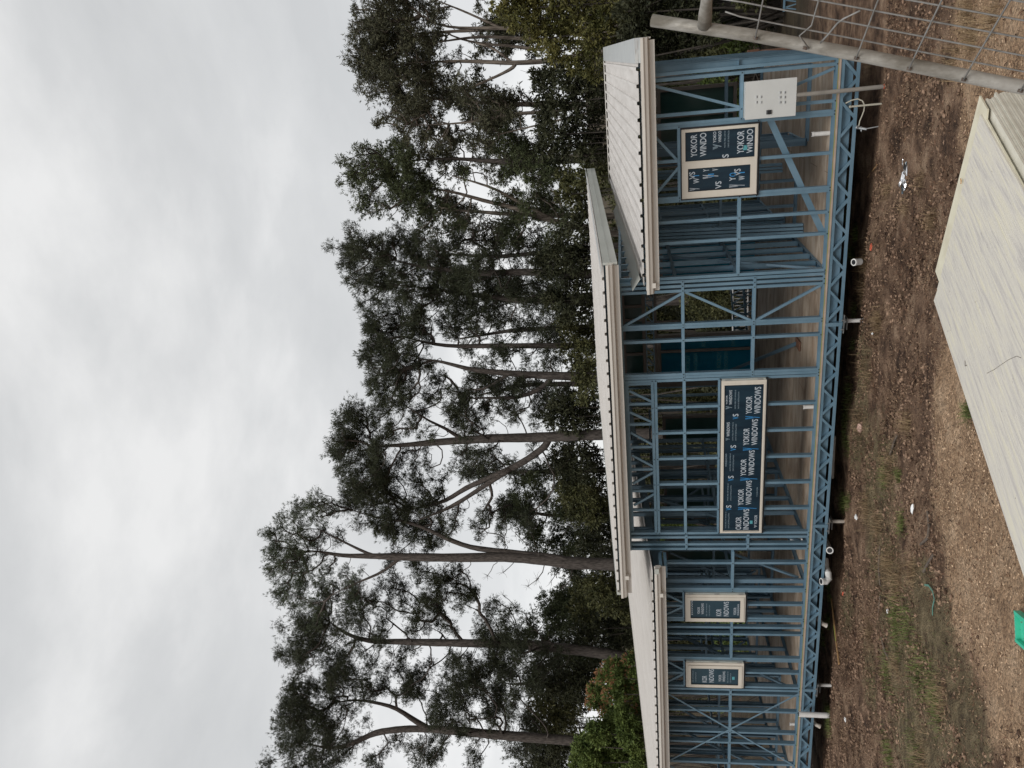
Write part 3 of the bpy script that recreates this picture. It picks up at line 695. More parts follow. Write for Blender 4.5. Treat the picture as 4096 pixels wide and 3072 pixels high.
def window(x0, x1, z0, z1, panes, film, lab, y0=-.055, y1=.045, fw_=.045):
    w = H(link('window', None, None, label=lab)); w.matrix_parent_inverse = Matrix.Translation(-Vector(house.location))
    mb = MB(); frame_ring(mb, x0, x1, z0, z1, fw_, y0, y1); win_child(w, mb.build('window_frame', M['frame']))
    g = MB(); frame_ring(g, x0-.022, x1+.022, z0-.03, z1+.014, .018, y0+.025, y0+.07); win_child(w, g.build('flashing_tape', M['gasket']))
    for (a, b, c, d, sash, yy) in panes:
        s_ = MB(); frame_ring(s_, a-sash, b+sash, c-sash, d+sash, sash-.006, y0-.012 if sash > .06 else y0-.004, y0+.03)
        win_child(w, s_.build('sash', M['frame']))
        q_ = MB(); frame_ring(q_, a-.007, b+.007, c-.007, d+.007, .008, y0-.0015, y0+.02); win_child(w, q_.build('gasket', M['gasket']))
        p = MB(); p.box(a, b, yy, yy+.012, c, d); win_child(w, p.build('film_covered_pane', M[film]))
    return w
def side_strip(w, x1, z0, z1, hz):
    mb = MB(); mb.box(x1+.001, x1+.024, -.040, .03, z0+.01, z1-.005); win_child(w, mb.build('jamb_strip', M['flash2']))
    for z in hz: mb = MB(); mb.box(x1+.004, x1+.020, -.045, -.0405, z-.04, z+.04); win_child(w, mb.build('hinge', M['zinc']))
YT = -.0475
wR = window(-1.965, -1.04, .995, 2.0, [(-1.455, -1.085, 1.042, 1.945, .04, -.045), (-1.865, -1.565, 1.092, 1.912, .088, -.045)], 'film', 'tall two-pane window beside the meter box')
texts(wR, 'wr', [("YOKOR", 182, 255, 425, 165), ("WINDO", 288, 362, 418, 145), ("YOKO", 440, 475, 262, 133), ("WINDO", 500, 535, 255, 125), ('/', 437, 535, 335, 272, 'textdim'), ("NOTE: PEEL OFF W", 568, 583, 318, 122, 'textdim'),
      ("DAYS OF INSTALLA", 608, 625, 314, 120, 'textdim'), ("S", 545, 620, 432, 392), ("YOKOR", 715, 795, 385, 122), ("WINDO", 825, 897, 378, 102), ('#', 785, 835, 345, 290, 'textteal'),
      ("VS", 165, 232, 682, 597), ("W", 212, 280, 730, 668), ("I", 212, 280, 645, 636, 'textblue'), ('/', 168, 283, 811, 778), ("Y", 325, 395, 592, 566), ("V", 430, 500, 582, 558), ('/', 320, 500, 668, 622), ("II", 380, 450, 655, 618, 'textblue'),
      ("VS", 465, 535, 790, 705), ("Y", 628, 700, 700, 655), ("O", 628, 705, 650, 605, 'textblue'), ("VS", 683, 757, 640, 560), ("W", 735, 805, 690, 640), ("I", 735, 805, 610, 598, 'textblue'), ('/', 625, 805, 768, 735)], YT)
wM = window(-7.465, -4.745, .775, 1.437, [(-7.425, -4.82, .822, 1.388, .034, -.045)], 'film', 'long low window with five printed film panels')
texts(wM, 'w1', [("YOKOR", 146, 163, 320, 222), ("WINDOWS", 180, 213, 322, 165), ('/', 142, 212, 372, 337, 'textdim'), ("NOTE: PEEL OFF WITHIN 60", 240, 254, 368, 163, 'textdim'), ("DAYS OF INSTALLATION", 275, 289, 366, 183, 'textdim'), ("S", 220, 282, 450, 422), ("V", 220, 282, 480, 452, 'textblue'),
      ("YOKOR", 362, 428, 422, 230), ("WINDOWS", 452, 522, 420, 128), ('/', 357, 512, 479, 443, 'textblue'), ("WINDOWS", 153, 187, 668, 515), ('/', 142, 187, 712, 685, 'textdim'), ("NOTE: PEEL OFF WITHIN 60", 214, 226, 712, 514, 'textdim'),
      ("DAYS OF INSTALLATION", 246, 260, 712, 533, 'textdim'), ("S", 196, 257, 792, 762), ("V", 196, 257, 822, 795, 'textblue'), ("YOKOR", 333, 398, 765, 578), ("WINDOWS", 422, 487, 762, 480), ('/', 330, 500, 820, 788, 'textblue')], YT)
texts(wM, 'w2', [("WINDOWS", 138, 156, 182, 40, 'textdim'), ("NOTE: PEEL OFF WITHIN 60", 185, 198, 228, 37, 'textdim'), ("DAYS OF INSTALLATION", 218, 232, 228, 56, 'textdim'), ("S", 170, 230, 308, 280), ("V", 170, 230, 336, 310, 'textblue'), ("YOKOR", 304, 365, 282, 98), ("WINDOWS", 390, 452, 275, 3), ('/', 302, 488, 331, 298, 'textblue'),
      ("NOTE: PEEL OFF WITHIN 60", 160, 172, 552, 365, 'textdim'), ("DAYS OF INSTALLATION", 192, 205, 550, 385, 'textdim'), ("S", 148, 205, 628, 600), ("V", 148, 205, 655, 630, 'textblue'), ("YOKOR", 276, 337, 602, 424), ("WINDOWS", 360, 422, 595, 333), ('/', 277, 480, 650, 620, 'textblue'), ("YOKOR", 478, 490, 510, 402, 'textdim'),
      ("NOTE: PEEL OFF WITHIN 60", 138, 148, 850, 672, 'textdim'), ("DAYS OF INSTALLATION", 168, 182, 850, 688, 'textdim'), ("OKOR", 250, 312, 866, 728), ("INDOWS", 332, 394, 864, 642), ('#', 405, 435, 803, 768, 'textteal'), ("YOKOR", 453, 484, 810, 708), ('/', 452, 484, 846, 816)], YT)
wA = window(-9.285, -8.715, 1.0, 2.01, [(-9.20, -8.83, 1.092, 1.918, .068, -.045)], 'film2', 'narrow casement window, right of the two at the left end', fw_=.05)
wB = window(-10.765, -10.20, 1.0, 2.01, [(-10.69, -10.325, 1.098, 1.918, .068, -.045)], 'film2', 'narrow casement window, left of the two at the left end', fw_=.05)
side_strip(wA, -8.715, 1.0, 2.01, (1.92, 1.48, 1.08)); side_strip(wB, -10.20, 1.0, 2.01, (1.92, 1.48, 1.08)); side_strip(wM, -4.745, .775, 1.437, (1.34, .87))
texts(wA, 'wl', [("DOWS", 103, 117, 225, 97), ("YOKOR", 158, 182, 220, 155), ("WINDOWS", 193, 217, 220, 122), ("PEEL OFF WITHIN 60", 236, 246, 236, 122, 'textdim'), ("S OF INSTALLATION", 262, 272, 236, 137, 'textdim'), ("KOR", 328, 375, 236, 172), ("NDOWS", 395, 442, 238, 107), ("YOKOR", 485, 510, 228, 160), ("WINDOWS", 520, 535, 232, 128)], YT)
texts(wB, 'wl', [("PEEL OFF WITHIN 60", 113, 123, 835, 732, 'textdim'), ("S OF INSTALLATION", 138, 148, 835, 745, 'textdim'), ("KOR", 200, 245, 838, 778), ("NDOWS", 262, 308, 838, 720), ("YOKOR", 350, 375, 832, 770), ("WINDOWS", 386, 410, 832, 740), ("PEEL OFF WITHIN 60", 428, 438, 842, 740, 'textdim'), ("S OF INSTALLATION", 453, 463, 842, 755, 'textdim'), ('#', 472, 495, 815, 788, 'textteal')], YT)

def backwin(x0, x1, z0, z1, film, lab, mull=(), fr='taupe', y=5.80, w=.07, nm='window'):
    W = H(link(nm, None, None, label=lab)); W.matrix_parent_inverse = Matrix.Translation(-Vector(house.location))
    mb = MB(); frame_ring(mb, x0, x1, z0, z1, w, y-.03, y+.08)
    for m_x in mull: mb.box(m_x-w*.45, m_x+w*.45, y-.028, y+.078, z0+w, z1-w)
    win_child(W, mb.build('window_frame', M[fr]))
    edges = [x0+w]+[q for q in mull]+[x1-w]
    for i in range(len(edges)-1):
        a = edges[i]+(w*.45 if i else 0); b = edges[i+1]-(w*.45 if i < len(edges)-2 else 0)
        p = MB(); p.box(a, b, y+.01, y+.02, z0+w, z1-w); win_child(W, p.build('glass_pane', M[film]))
    return W
d1 = backwin(-7.25, -6.02, .0, 2.17, 'filmteal', 'tall sliding glass door panel with blue film at the back of the middle room', mull=(-6.42,), nm='sliding_door')
backwin(-7.25, -4.95, 2.44, 2.96, 'glassgreen', 'high strip window at the back of the middle room', mull=(-6.45, -5.62, -5.3))
for x_, z_, w_, h_, tx in ((-6.95, 1.45, .42, .10, 'YOKOR'), (-6.98, 1.28, .50, .09, 'WINDOWS'), (-6.90, .75, .42, .10, 'YOKOR'), (-6.92, .60, .50, .09, 'WINDOWS'), (-6.36, 1.1, .24, .09, 'KOR'), (-6.36, .45, .24, .09, 'DOWS')):
    w, fs = text_mesh(tx, x_+w_, x_, z_, z_+h_, 5.806, 'textdim'); mb = MB(); mb.add(w, fs); win_child(d1, mb.build('lettering', M['textteal']))
mb = MB(); frame_ring(mb, -7.3, -4.9, -.002, 2.24, .06, 5.785, 5.90); part('door_surround', mb, M['taupe'])
mb = MB()
for z in (2.245, 2.41): mb.box(-7.3, -4.9, 5.76, 5.80, z, z+.025)
x = -7.25
while x < -5.0:
    a = np.array([x, 5.78, 2.27]); b = np.array([x+.16, 5.78, 2.41]); mb.obox((a+b)/2, (b-a)/2, (0, .012, 0), (.012, 0, -.012)); x += .26
    mb.box(x-.02, x, 5.77, 5.79, 2.27, 2.41)
part('lintel_truss', mb, M['steel_in'])
backwin(-4.75, -3.5, .0, 2.1, 'filmteal', 'sliding glass door with blue film at the back of the right-hand part', nm='sliding_door')
backwin(-2.25, -.75, .5, 2.08, 'glassgreen', 'large window at the back behind the meter box', mull=(-1.3,))
backwin(-8.75, -8.05, .5, 2.1, 'glassgreen', 'back window seen through the long window wall, left')
backwin(-10.9, -9.9, .3, 2.1, 'glassgreen', 'back window behind the right casement')
backwin(-12.3, -11.5, .3, 2.1, 'glassgreen', 'back window near the left end')

# ------------------------------------------------------------------ services on the front wall
def thing(name, mb, m, lab, cat, group=None, kind=None): return mb.build(name, m, None, label=lab, cat=cat, group=group, kind=kind)
mb = MB(); mb.box(-.955, -.505, -.215, -.012, .57, 1.185); 
meter = thing('meter_box', mb, M['box'], 'pale grey metal meter box fixed to the front wall studs at the right end', 'meter box')
mb = MB(); mb.box(-.965, -.497, -.222, -.2155, .558, 1.195); dr = mb.build('door', M['box'], meter)
mb = MB()
for cx in (1147, 1176):
    for cy in (612, 646): a = aty(*px('1', cx, cy), -.222); mb.obox((a[0], -.227, a[2]+.003), (.014, 0, 0), (0, .005, 0), (0, 0, .008)); mb.obox((a[0], -.2235, a[2]-.009), (.014, 0, 0), (0, .0012, 0), (0, 0, .004), 1)
for cx in (1297, 1326):
    for cy in (584, 614, 646): a = aty(*px('1', cx, cy), -.222); mb.obox((a[0], -.227, a[2]+.003), (.014, 0, 0), (0, .005, 0), (0, 0, .008)); mb.obox((a[0], -.2235, a[2]-.009), (.014, 0, 0), (0, .0012, 0), (0, 0, .004), 1)
mb.build('louvre', [M['flash'], M['gasket']], dr)  # black boxes below the louvres paint in the shade of their slots
a = aty(*px('1', 1227, 708), -.222); mb = MB()
mb.profile_x([(-.223, a[2]-.03), (-.238, a[2]-.026), (-.238, a[2]+.020), (-.223, a[2]+.036)], a[0]-.028, a[0]+.026); mb.build('latch', M['black'], dr)
mb = MB(); mb.tube([(-.715, -.19, .57), (-.712, -.20, 0), (-.705, -.21, -.50)], .027, 14); cd = mb.build('conduit', M['conduit'], meter)
mb = MB(); mb.tube([(-.705, -.21, -.50), (-.703, -.213, -.60)], .029, 14); mb.build('conduit_coupling', M['orange'], cd)
mb = MB(); mb.tube([(-.91, -.25, -.11), (-.905, -.25, -.60)], .0125, 10); mb.tube([(-.91, -.25, -.115), (-.91, -.25, -.095)], .0165, 10); thing('thin_pipe', mb, M['cable'], 'thin cream pipe standing in the soil below the meter box', 'pipe')
pts = [px('5', *p) for p in ((1410, 970), (1500, 925), (1590, 905), (1660, 935), (1690, 1000), (1680, 1080), (1650, 1160), (1620, 1230), (1600, 1330))]
mb = MB(); mb.tube([aty(*p, -.06-.02*i) for i, p in enumerate(pts)], .008, 8); thing('cable', mb, M['cable'], 'pale cable looping out under the floor beam below the meter box', 'cable')
mb = MB(); mb.tube([aty(*px('5', 1560, 1325), -.2), aty(*px('5', 1720, 1350), -.24)], .016, 10); mb.tube([aty(*px('5', 1700, 1348), -.24), aty(*px('5', 1960, 1300), -.27)], .0075, 8); mb.tube([aty(*px('5', 1640, 1310), -.2), aty(*px('5', 1640, 1385), -.2)], .008, 8)
a = aty(*px('5', 1585, 1320), -.21); mb.obox(a, (.018, 0, 0), (0, .018, 0), (0, 0, .012)); thing('water_tap', mb, M['zinc'], 'small brass and steel garden tap standing at the edge of the floor beam', 'tap')
def pvc(name, pts, r_, lab, m='pvc', cap=True, grp=None):
    mb = MB(); mb.tube(pts, r_, 18, caps=True)
    a, b = np.asarray(pts[-2], float), np.asarray(pts[-1], float); d = (b-a)/np.linalg.norm(b-a)
    if cap: mb.tube([b-d*.03, b+d*.002], r_*1.12, 18)
    mb.tube([b+d*.0025, b+d*.003], r_*.8, 18, m=1)  # black disc stands in for the shade inside the pipe mouth
    return mb.build(name, [M[m], M['black']], None, smooth=False, label=lab, cat='pipe', group=grp)
a = aty(*px('1', 1640, 838), .3); b = aty(*px('1', 1497, 842), .3)
pvc('pvc_pipe', [(a[0], .3, -.05), (a[0], .3, b[2])], .030, 'white pipe stub rising through the floor under the two-pane window', grp='white pipe stubs')
a = aty(*px('3', 1780, 418), .3); b = aty(*px('3', 1682, 418), .3)
pvc('pvc_pipe', [(a[0], .3, -.05), (a[0], .3, b[2])], .030, 'white pipe stub rising through the floor under the long window', grp='white pipe stubs')
a = aty(*px('4', 1640, 1336), .2); b = aty(*px('4', 1582, 1336), .2)
pvc('pvc_pipe', [(a[0], .2, -.05), (a[0], .2, b[2])], .026, 'short white pipe stub inside the cross-strapped bay at the left', grp='white pipe stubs')
a = aty(*px('4', 1865, 1272), -.2); b = aty(*px('4', 1650, 1262), -.2)
pvc('pvc_pipe', [(a[0], -.2, a[2]-.05), (b[0], -.2, b[2])], .048, 'thick white pipe standing in front of the floor beam at the left', cap=False, grp='white pipe stubs')
el = [px('4', *p) for p in ((1845, 120), (1850, 180), (1868, 225), (1872, 262), (1850, 284), (1815, 284))]
pvc('pvc_elbow', [aty(*p, y) for p, y in zip(el, (.3, .15, -.02, -.08, -.12, -.14))], .052, 'white bent waste pipe turning up beside the floor beam')
a = aty(*px('4', 1878, 55), -.1); b = aty(*px('4', 1878, 55), .4)
pvc('pvc_pipe', [b+[0, .8, 0], b, a], .050, 'open round waste pipe end pointing out from under the floor', cap=True)
a = aty(*px('2', 2105, 270), .0); b = aty(*px('2', 2055, 275), -.06)
pvc('pvc_pipe', [a, b], .045, 'capped white pipe stub lying at the dark edge below the right-hand room')
for k, x, y, l_ in (('b', 1295, 980, 'grey bent pipe end half hidden in the dark under the right casement window'), ('c', 1210, 1085, 'grey bent pipe end half hidden in the dark under the cross-strapped bay')):
    a = aty(*px(k, x, y), .05); pvc('pvc_elbow', [a+[0, .5, .05], a+[0, .1, .04], a+[0, 0, 0], a+[-.02, -.02, -.07]], .036, l_, 'pvcdirty')
a = aty(*px('a', 1212, 400), .1); b = aty(*px('a', 1188, 860), .1); pvc('pvc_pipe', [a, b], .022, 'long brown-grey pipe hung below the floor beam under the long window', 'conduit')
mb = MB(); a = aty(*px('a', 760, 1538), .5); mb.box(a[0]-.04, a[0]+.04, .45, .62, .0, .17); mb.box(a[0]-.05, a[0]+.05, .44, .63, .17, .185); thing('white_bucket_box', mb, M['white'], 'small white box standing on the floor behind the narrow stud bay', 'box')
# the prop leaning on the floor of the middle room
a = atz(*px('2', 1640, 870), .02); b = aty(*px('2', 1140, 1075), 4.9); mb = MB(); d = b-a
mb.obox((a+b)/2, d/2, (0, .02, 0), (.03, 0, .0)); pb = thing('leaning_prop', mb, M['steel_in'], 'dark steel prop leaning across the middle room onto a rusty foot', 'prop')
mb = MB(); mb.obox(a+[0, -.05, .0], (.08, 0, 0), (0, .14, 0), (0, 0, .012)); mb.build('foot', M['brownpost'], pb)

# ------------------------------------------------------------------ temporary fence panel near the camera, leaning
O = np.array([.0506, -8.6485, 2.3635]); tt = np.array([-.27441, -.22853, -.93406]); ww = np.array([.6158, -.78781, .01183])
nn = np.cross(tt, ww)
def fp(k, j): return O+k*.15*tt+(j-1)*.06*ww
mb = MB(); e0 = O-.333*tt-.066*ww; 
tp = [O-.335*tt-.092*ww, O-.167*tt-.081*ww, O-.0*tt-.069*ww, O+.3*tt-.063*ww, O+.75*tt-.0625*ww, O+1.70*tt-.062*ww]
mb.tube(tp, .0190, 28, caps=True); fence = thing('fence_panel', MB(), M['galv'], 'leaning galvanised temporary fence panel close by at the right edge', 'fence panel') if False else None
fence = empty('fence_panel', tuple(tp[-1]), label='leaning galvanised temporary fence panel close by at the right edge', cat='fence panel')
under(fence, mb.build('side_tube', M['galv'], smooth=True))
mb = MB(); r0 = O-.165*tt-.078*ww
mb.tube([r0+ww*.010, r0+ww*.06, r0+ww*.10, r0+ww*.20, r0+ww*2.3], [.0215, .0205, .0175, .0165, .0165], 24)
under(fence, mb.build('top_rail', M['galv'], smooth=True))
mb = MB(); r1 = O+1.66*tt-.062*ww; mb.tube([r1, r1+ww*2.35], .017, 16); under(fence, mb.build('bottom_rail', M['galv'], smooth=True))
mb = MB(); r2 = O-.33*tt+2.3*ww; mb.tube([r2, r2+tt*2.03], .019, 16); under(fence, mb.build('side_tube', M['galv'], smooth=True))
mb = MB()
for k in range(0, 11):
    p = [O+k*.15*tt-.052*ww+nn*.022] + [O+k*.15*tt+nn*(.006 if i else .014)+ww*(i*.2) for i in range(0, 12)]
    if k == 1: p[0] = O+(.15+.012)*tt-.050*ww+nn*.022; p[1] = O+.125*tt-.012*ww+nn*.016; p.insert(2, O+.15*tt+.02*ww)
    mb.tube(p, .0024, 8)
for j in range(1, 38):
    top = -.125 if j > 1 else -.105
    mb.tube([O+top*tt+(j-1)*.06*ww+(ww*(.012) if j == 1 else 0*ww)+nn*.003, O-.06*tt+(j-1)*.06*ww, O+.8*tt+(j-1)*.06*ww+nn*.001*(j % 3), O+1.64*tt+(j-1)*.06*ww], .0024, 8)
q0, q1, q2, q3 = (2596+2010/1.4747*0+0, 0), 0, 0, 0
bw = [(3282, 171), (3296+50/2.765, 378/2.765), (3296+150/2.765, 255/2.765), (3296+220/2.765, 205/2.765), (3296+400/2.765, 118/2.765)]
def onpanel(X, Y, off=.012):
    d = ray(X, Y); s = ((O+nn*off-CAM)@nn)/(d@nn); return CAM+d*s
mb.tube([onpanel(*p) for p in bw], .0028, 8)
under(fence, mb.build('wire_mesh', M['wire'], smooth=True))
mb = MB()
for k in (0, 1, 2, 3, 4, 5): c_ = O+k*.15*tt-.054*ww+nn*.02; mb.tube([c_-tt*.006, c_+tt*.007], .0045, 8)
under(fence, mb.build('weld_bead', M['rust'], smooth=True))

# ------------------------------------------------------------------ stack of sheets, lower right
s9 = .09; z9 = .2
def onst(X, Y, dz=0.0):
    d = ray(X, Y); t = (z9+dz-s9*(CAM[1]+5)-CAM[2])/(d[2]+s9*d[1]); return CAM+d*t
A = onst(3918, 383); B = onst(3741, 1085); B2 = onst(3741, 1202); NT = onst(3756, 1139); C9 = onst(4096, 2244)
u1 = (B-A)/np.linalg.norm(B-A); nrm = np.array([0, s9, 1.0]); nrm /= np.linalg.norm(nrm); u2 = np.cross(nrm, u1)
if u2@(C9-B) < 0: u2 = -u2
LEN = 4.2; WID = np.linalg.norm(B-A)
NSH = 20; PT = .0165
def shp(a, b, h): return A+u1*a+u2*b-nrm*h
# ribbed sheets seen end-on along their long edge: each one a thing
def edge_sheet(i):
    mb = MB(); h0 = .03+i*PT; w0 = -.004-.0012*((i*7) % 5); off = -.035 if i < 4 else (.014 if i == 4 else 0.0)+.003*((i*5) % 4)
    sx = -.010 if i >= 4 else (.004 if i < 2 else -.002)
    # pan with a folded-down lip on the near-right long edge
    V = []; prof = [(w0+sx, .0125), (w0+sx+.001, .0), (w0+sx+.035, .001)]; a = .09
    for k in range(4): prof += [(a+k*.4, .004), (a+k*.4+.02, -.007), (a+k*.4+.05, -.007), (a+k*.4+.07, .004)]
    prof.append((WID+.16, .004))
    y0 = .02+off*0; 
    for b in (.0+.006*((i*3) % 4) + (.05 if i < 4 else 0), LEN):
        for (aa, hh) in prof: V.append(shp(aa, b, h0+hh))
    n = len(prof)
    top = [(k, k+1, n+k+1, n+k) for k in range(n-1)]
    base = len(V)
    V2 = [v-nrm*.0022 for v in V]
    V += V2
    f = top+[(base+a_, base+d_, base+c_, base+b_) for a_, b_, c_, d_ in top]
    f += [(k, base+k, base+k+1, k+1) for k in range(n-1)]+[(n+k, n+k+1, base+n+k+1, base+n+k) for k in range(n-1)]
    f += [(0, n, base+n, base)]
    mb.add(V, f); return mb
for i in range(NSH):
    edge_sheet(i).build('roof_sheet', M['sheet'], None, label='cream ribbed metal sheet inside the stack at the bottom right corner' if i else 'topmost cream ribbed sheet of the stack, just under the white plastic', cat='roof sheet', group='cream ribbed sheets lying in the stack')
# timber gluts below the stack
for b in (.25, 2.6):
    mb = MB(); c_ = shp(WID/2, b, .03+NSH*PT+.045); mb.obox(c_, u1*(WID/2), u2*.04, nrm*.02); thing('timber_bearer', mb, M['timber'], 'timber bearer under the front end of the sheet stack' if b < 1 else 'timber bearer under the far side of the sheet stack out of the corner', 'timber', 'timber bearers under the sheets')
# wide pale sheet (yellowish margin) and the plastic covered board on top
def slab(poly, h0, h1, name, m, lab, cat, uv=True, sub_=0):
    me_v = []
    n = len(poly)
    top = [shp(a, b, h0) for a, b in poly]; bot = [shp(a, b, h1) for a, b in poly]
    me = bpy.data.meshes.new(name); me.from_pydata([tuple(v) for v in top+bot], [], [tuple(range(n)), tuple(range(2*n-1, n-1, -1))]+[(i, n+i, n+(i+1) % n, (i+1) % n) for i in range(n)])
    me.materials.append(m); uvl = me.uv_layers.new(name='uv')
    for l in me.loops:
        a, b = poly[l.vertex_index % n]; uvl.data[l.index].uv = (a, b)
    return link(name, me, None, label=lab, cat=cat)
def ab(X, Y, h=0.0):
    p = onst(X, Y, 0); v = p-A; return float(v@u1), float(v@u2)
g1p = lambda x, y: (2596+x/1.4747, y/1.4747)
pB2 = ab(3741, 1202); pNT = ab(3756, 1139); pB = ab(3741, 1085)
pa = ab(3600+905/2.765, 200+712/2.765); pb_ = ab(3600+1000/2.765, 200+880/2.765)
slab([(0, 0), (.0, .22), (.06, .25), (.075, LEN), (pB[0], LEN), (pB[0], 0.02), (WID, 0.0)], .0, .012, 'cream_flat_sheet', mat('cream_sheet_margin', (.56, .52, .40), .45, 0, var=(.66, .63, .50), scale=5, detail=8), 'flat cream metal sheet whose margin shows round the plastic-covered board', 'sheet')
slab([(pa[0], pa[1]), (pNT[0]+.004, pNT[1]+.03), (pB2[0], pB2[1]), (pB2[0]+.05, LEN), (pa[0]-.05, LEN), (pb_[0], pb_[1])], -.012, -.001, 'plastic_covered_board', M['plastic'], 'wide pale board covered with wrinkled dusty plastic lying on the sheet stack', 'board')
def onstack_pt(X, Y): d = ray(X, Y); t = (z9+.013-s9*(CAM[1]+5)-CAM[2])/(d[2]+s9*d[1]); return CAM+d*t
def leafshape(p, L, w, ang, m, name, lab, cat='leaf'):
    mb = MB(); d = np.array([math.cos(ang), math.sin(ang), 0]); e_ = np.array([-d[1], d[0], 0]); V = []
    for s_, ww_ in ((-1, 0), (-.5, .7), (0, 1), (.5, .7), (1, 0)):
        V += [p+d*s_*L/2+e_*w/2*ww_+[0, 0, .003+.006*abs(s_)], p+d*s_*L/2-e_*w/2*ww_+[0, 0, .002]]
    mb.add(V, [(2*i, 2*i+2, 2*i+3, 2*i+1) for i in range(4)]); return thing(name, mb, m, lab, cat)
leafshape(onstack_pt(3600+680/2.765, 200+1450/2.765), .045, .022, .4, M['timber'], 'dead_leaf', 'brown dead leaf on the margin of the top sheet')
mb = MB(); cpt = [onstack_pt(3600+x/2.765, 900+y/2.765) for x, y in ((960, 1640), (1040, 1600), (1110, 1550), (1200, 1490), (1290, 1450), (1340, 1470))]; mb.tube(cpt, .0015, 5); thing('curled_twig', mb, M['stick'], 'thin curved twig lying on the plastic-covered board', 'twig')
mb = MB(); cpt = [onstack_pt(3600+x/2.765, 900+y/2.765) for x, y in ((720, 1500), (722, 1560), (740, 1550))]; mb.tube(cpt, .003, 5); thing('small_twig', mb, M['stick'], 'short dark twig near the left edge of the plastic-covered board', 'twig')

# ------------------------------------------------------------------ litter and sticks on the ground
def ribbon(pts, w, m, name, lab, cat, t=.004, lift=.02):
    mb = MB(); 
    for a, b in zip(pts[:-1], pts[1:]):
        a = np.array(a)+[0, 0, lift]; b = np.array(b)+[0, 0, lift]; d = (b-a)/2; s_ = np.cross(d, (0, 0, 1)); s_ /= np.linalg.norm(s_)+1e-9; mb.obox((a+b)/2, d*1.03, s_*w/2, (0, 0, t/2))
    return thing(name, mb, m, lab, cat)
def stick(ps, r0, r1, name, lab, cat='stick', m='stick', lift=.015):
    pts = [ground(*p)+np.array([0, 0, lift]) for p in ps]; mb = MB(); n = len(pts)
    mb.tube(pts, [r0+(r1-r0)*i/(n-1) for i in range(n)], 7); return thing(name, mb, M[m], lab, cat)
g3p = lambda x, y: px('g3', x, y); g2p = lambda x, y: px('g2', x, y)
lp = [gp('g3', 502, 645), gp('g3', 527, 840), gp('g3', 548, 1025)]
lath = ribbon([lp[0], lp[2]], .05, M['timber'], 'timber_lath', 'thin orange-brown timber lath lying in front of the left casement window', 'timber', t=.018, lift=.03)
c_ = (lp[0]*.45+lp[2]*.55); d_ = (lp[2]-lp[0])*.12; mb = MB(); s_ = np.cross(d_, (0, 0, 1)); s_ /= np.linalg.norm(s_); mb.obox(c_+[0, 0, .041], d_, s_*.008, (0, 0, .001)); mb.build('paint_mark', M['lime'], lath)
stick([g3p(800, 320), g3p(790, 430), g3p(795, 500), g3p(800, 560)], .018, .012, 'fallen_stick', 'long dark stick lying across the grass in the middle ground')
stick([g3p(797, 620), g3p(788, 720)], .012, .006, 'fallen_stick', 'short grey stick below the long dark stick')
stick([g3p(1090, 110), g3p(1100, 200), g3p(1085, 270), g3p(1050, 310)], .012, .016, 'fallen_stick', 'crooked dark stick at the edge of the gravel')
stick([g3p(1120, 370), g3p(1090, 430), g3p(1060, 475)], .013, .018, 'fallen_stick', 'thick short stick at the edge of the gravel')
stick([g3p(805, 870), g3p(820, 950), g3p(850, 1000)], .012, .018, 'fallen_stick', 'brown curved stick in the green grass on the left')
stick([g2p(860, 1385), g2p(885, 1310), g2p(905, 1270)], .014, .010, 'fallen_stick', 'dark stick in front of the long window')
stick([px('g1', 1300, 1045), px('g1', 1330, 1010), px('g1', 1362, 970)], .010, .006, 'fallen_stick', 'pale straw-coloured stick near the beam edge under the two-pane window', m='timber')
def crumple(c_, rx, ry, rz, m, name, lab, cat, n=26, seed=1):
    rg = np.random.default_rng(seed); import bmesh
    bm = bmesh.new(); bmesh.ops.create_icosphere(bm, subdivisions=2, radius=1)
    for v in bm.verts:
        k = .55+.75*rg.random(); v.co = Vector((v.co.x*rx*k, v.co.y*ry*k, v.co.z*rz*k))
    me = bpy.data.meshes.new(name); bm.to_mesh(me); bm.free(); me.materials.append(m)
    o = link(name, me, None, label=lab, cat=cat); o.location = tuple(c_); return o
# foil: three crumpled lobes joined into one strip
def foil():
    import bmesh
    rg = np.random.default_rng(5); bm = bmesh.new()
    for (x, y), (rx, ry, rz) in zip(((515, 300), (490, 440), (485, 590), (465, 200), (410, 520)), ((.045, .085, .022), (.04, .09, .03), (.04, .07, .025), (.012, .05, .008), (.012, .07, .01))):
        p = ground(3500+x/3.808, 600+y/3.808); s_ = bmesh.ops.create_icosphere(bm, subdivisions=2, radius=1)['verts']
        for v in s_:
            k = .5+.8*rg.random(); v.co = Vector((p[0]+v.co.x*ry*k, p[1]+v.co.y*rx*k+v.co.x*.02, p[2]+.02+v.co.z*rz*k))
    me = bpy.data.meshes.new('foil_wrapper'); bm.to_mesh(me); bm.free(); me.materials.append(M['foil'])
    return link('foil_wrapper', me, None, label='crumpled silver foil wrapper on the bare soil', cat='litter')
foil()
crumple(gp('2', 2190, 165)+[0, 0, .01], .05, .05, .012, M['orange'], 'plastic_scrap', 'orange-red plastic scrap on the soil below the right-hand room', 'litter', seed=2)
crumple(gp('2', 2125, 1490)+[0, 0, .03], .09, .05, .04, M['pink'], 'rag', 'pinkish brown crumpled clump in the grass below the long window', 'litter', seed=3)
crumple(gp('g3', 655, 145)+[0, 0, .02], .05, .03, .02, M['white'], 'paper_scrap', 'white scrap in the grass near the pier under the long window', 'litter', seed=4)
crumple(gp('g3', 992, 100)+[0, 0, .02], .07, .02, .015, M['white'], 'paper_scrap', 'torn white scrap at the edge of the gravel', 'litter', seed=5)
crumple(gp('g3', 585, 1368)+[0, 0, .015], .04, .035, .012, M['white'], 'paper_scrap', 'crumbled white scrap on the soil at the far left', 'litter', seed=6)
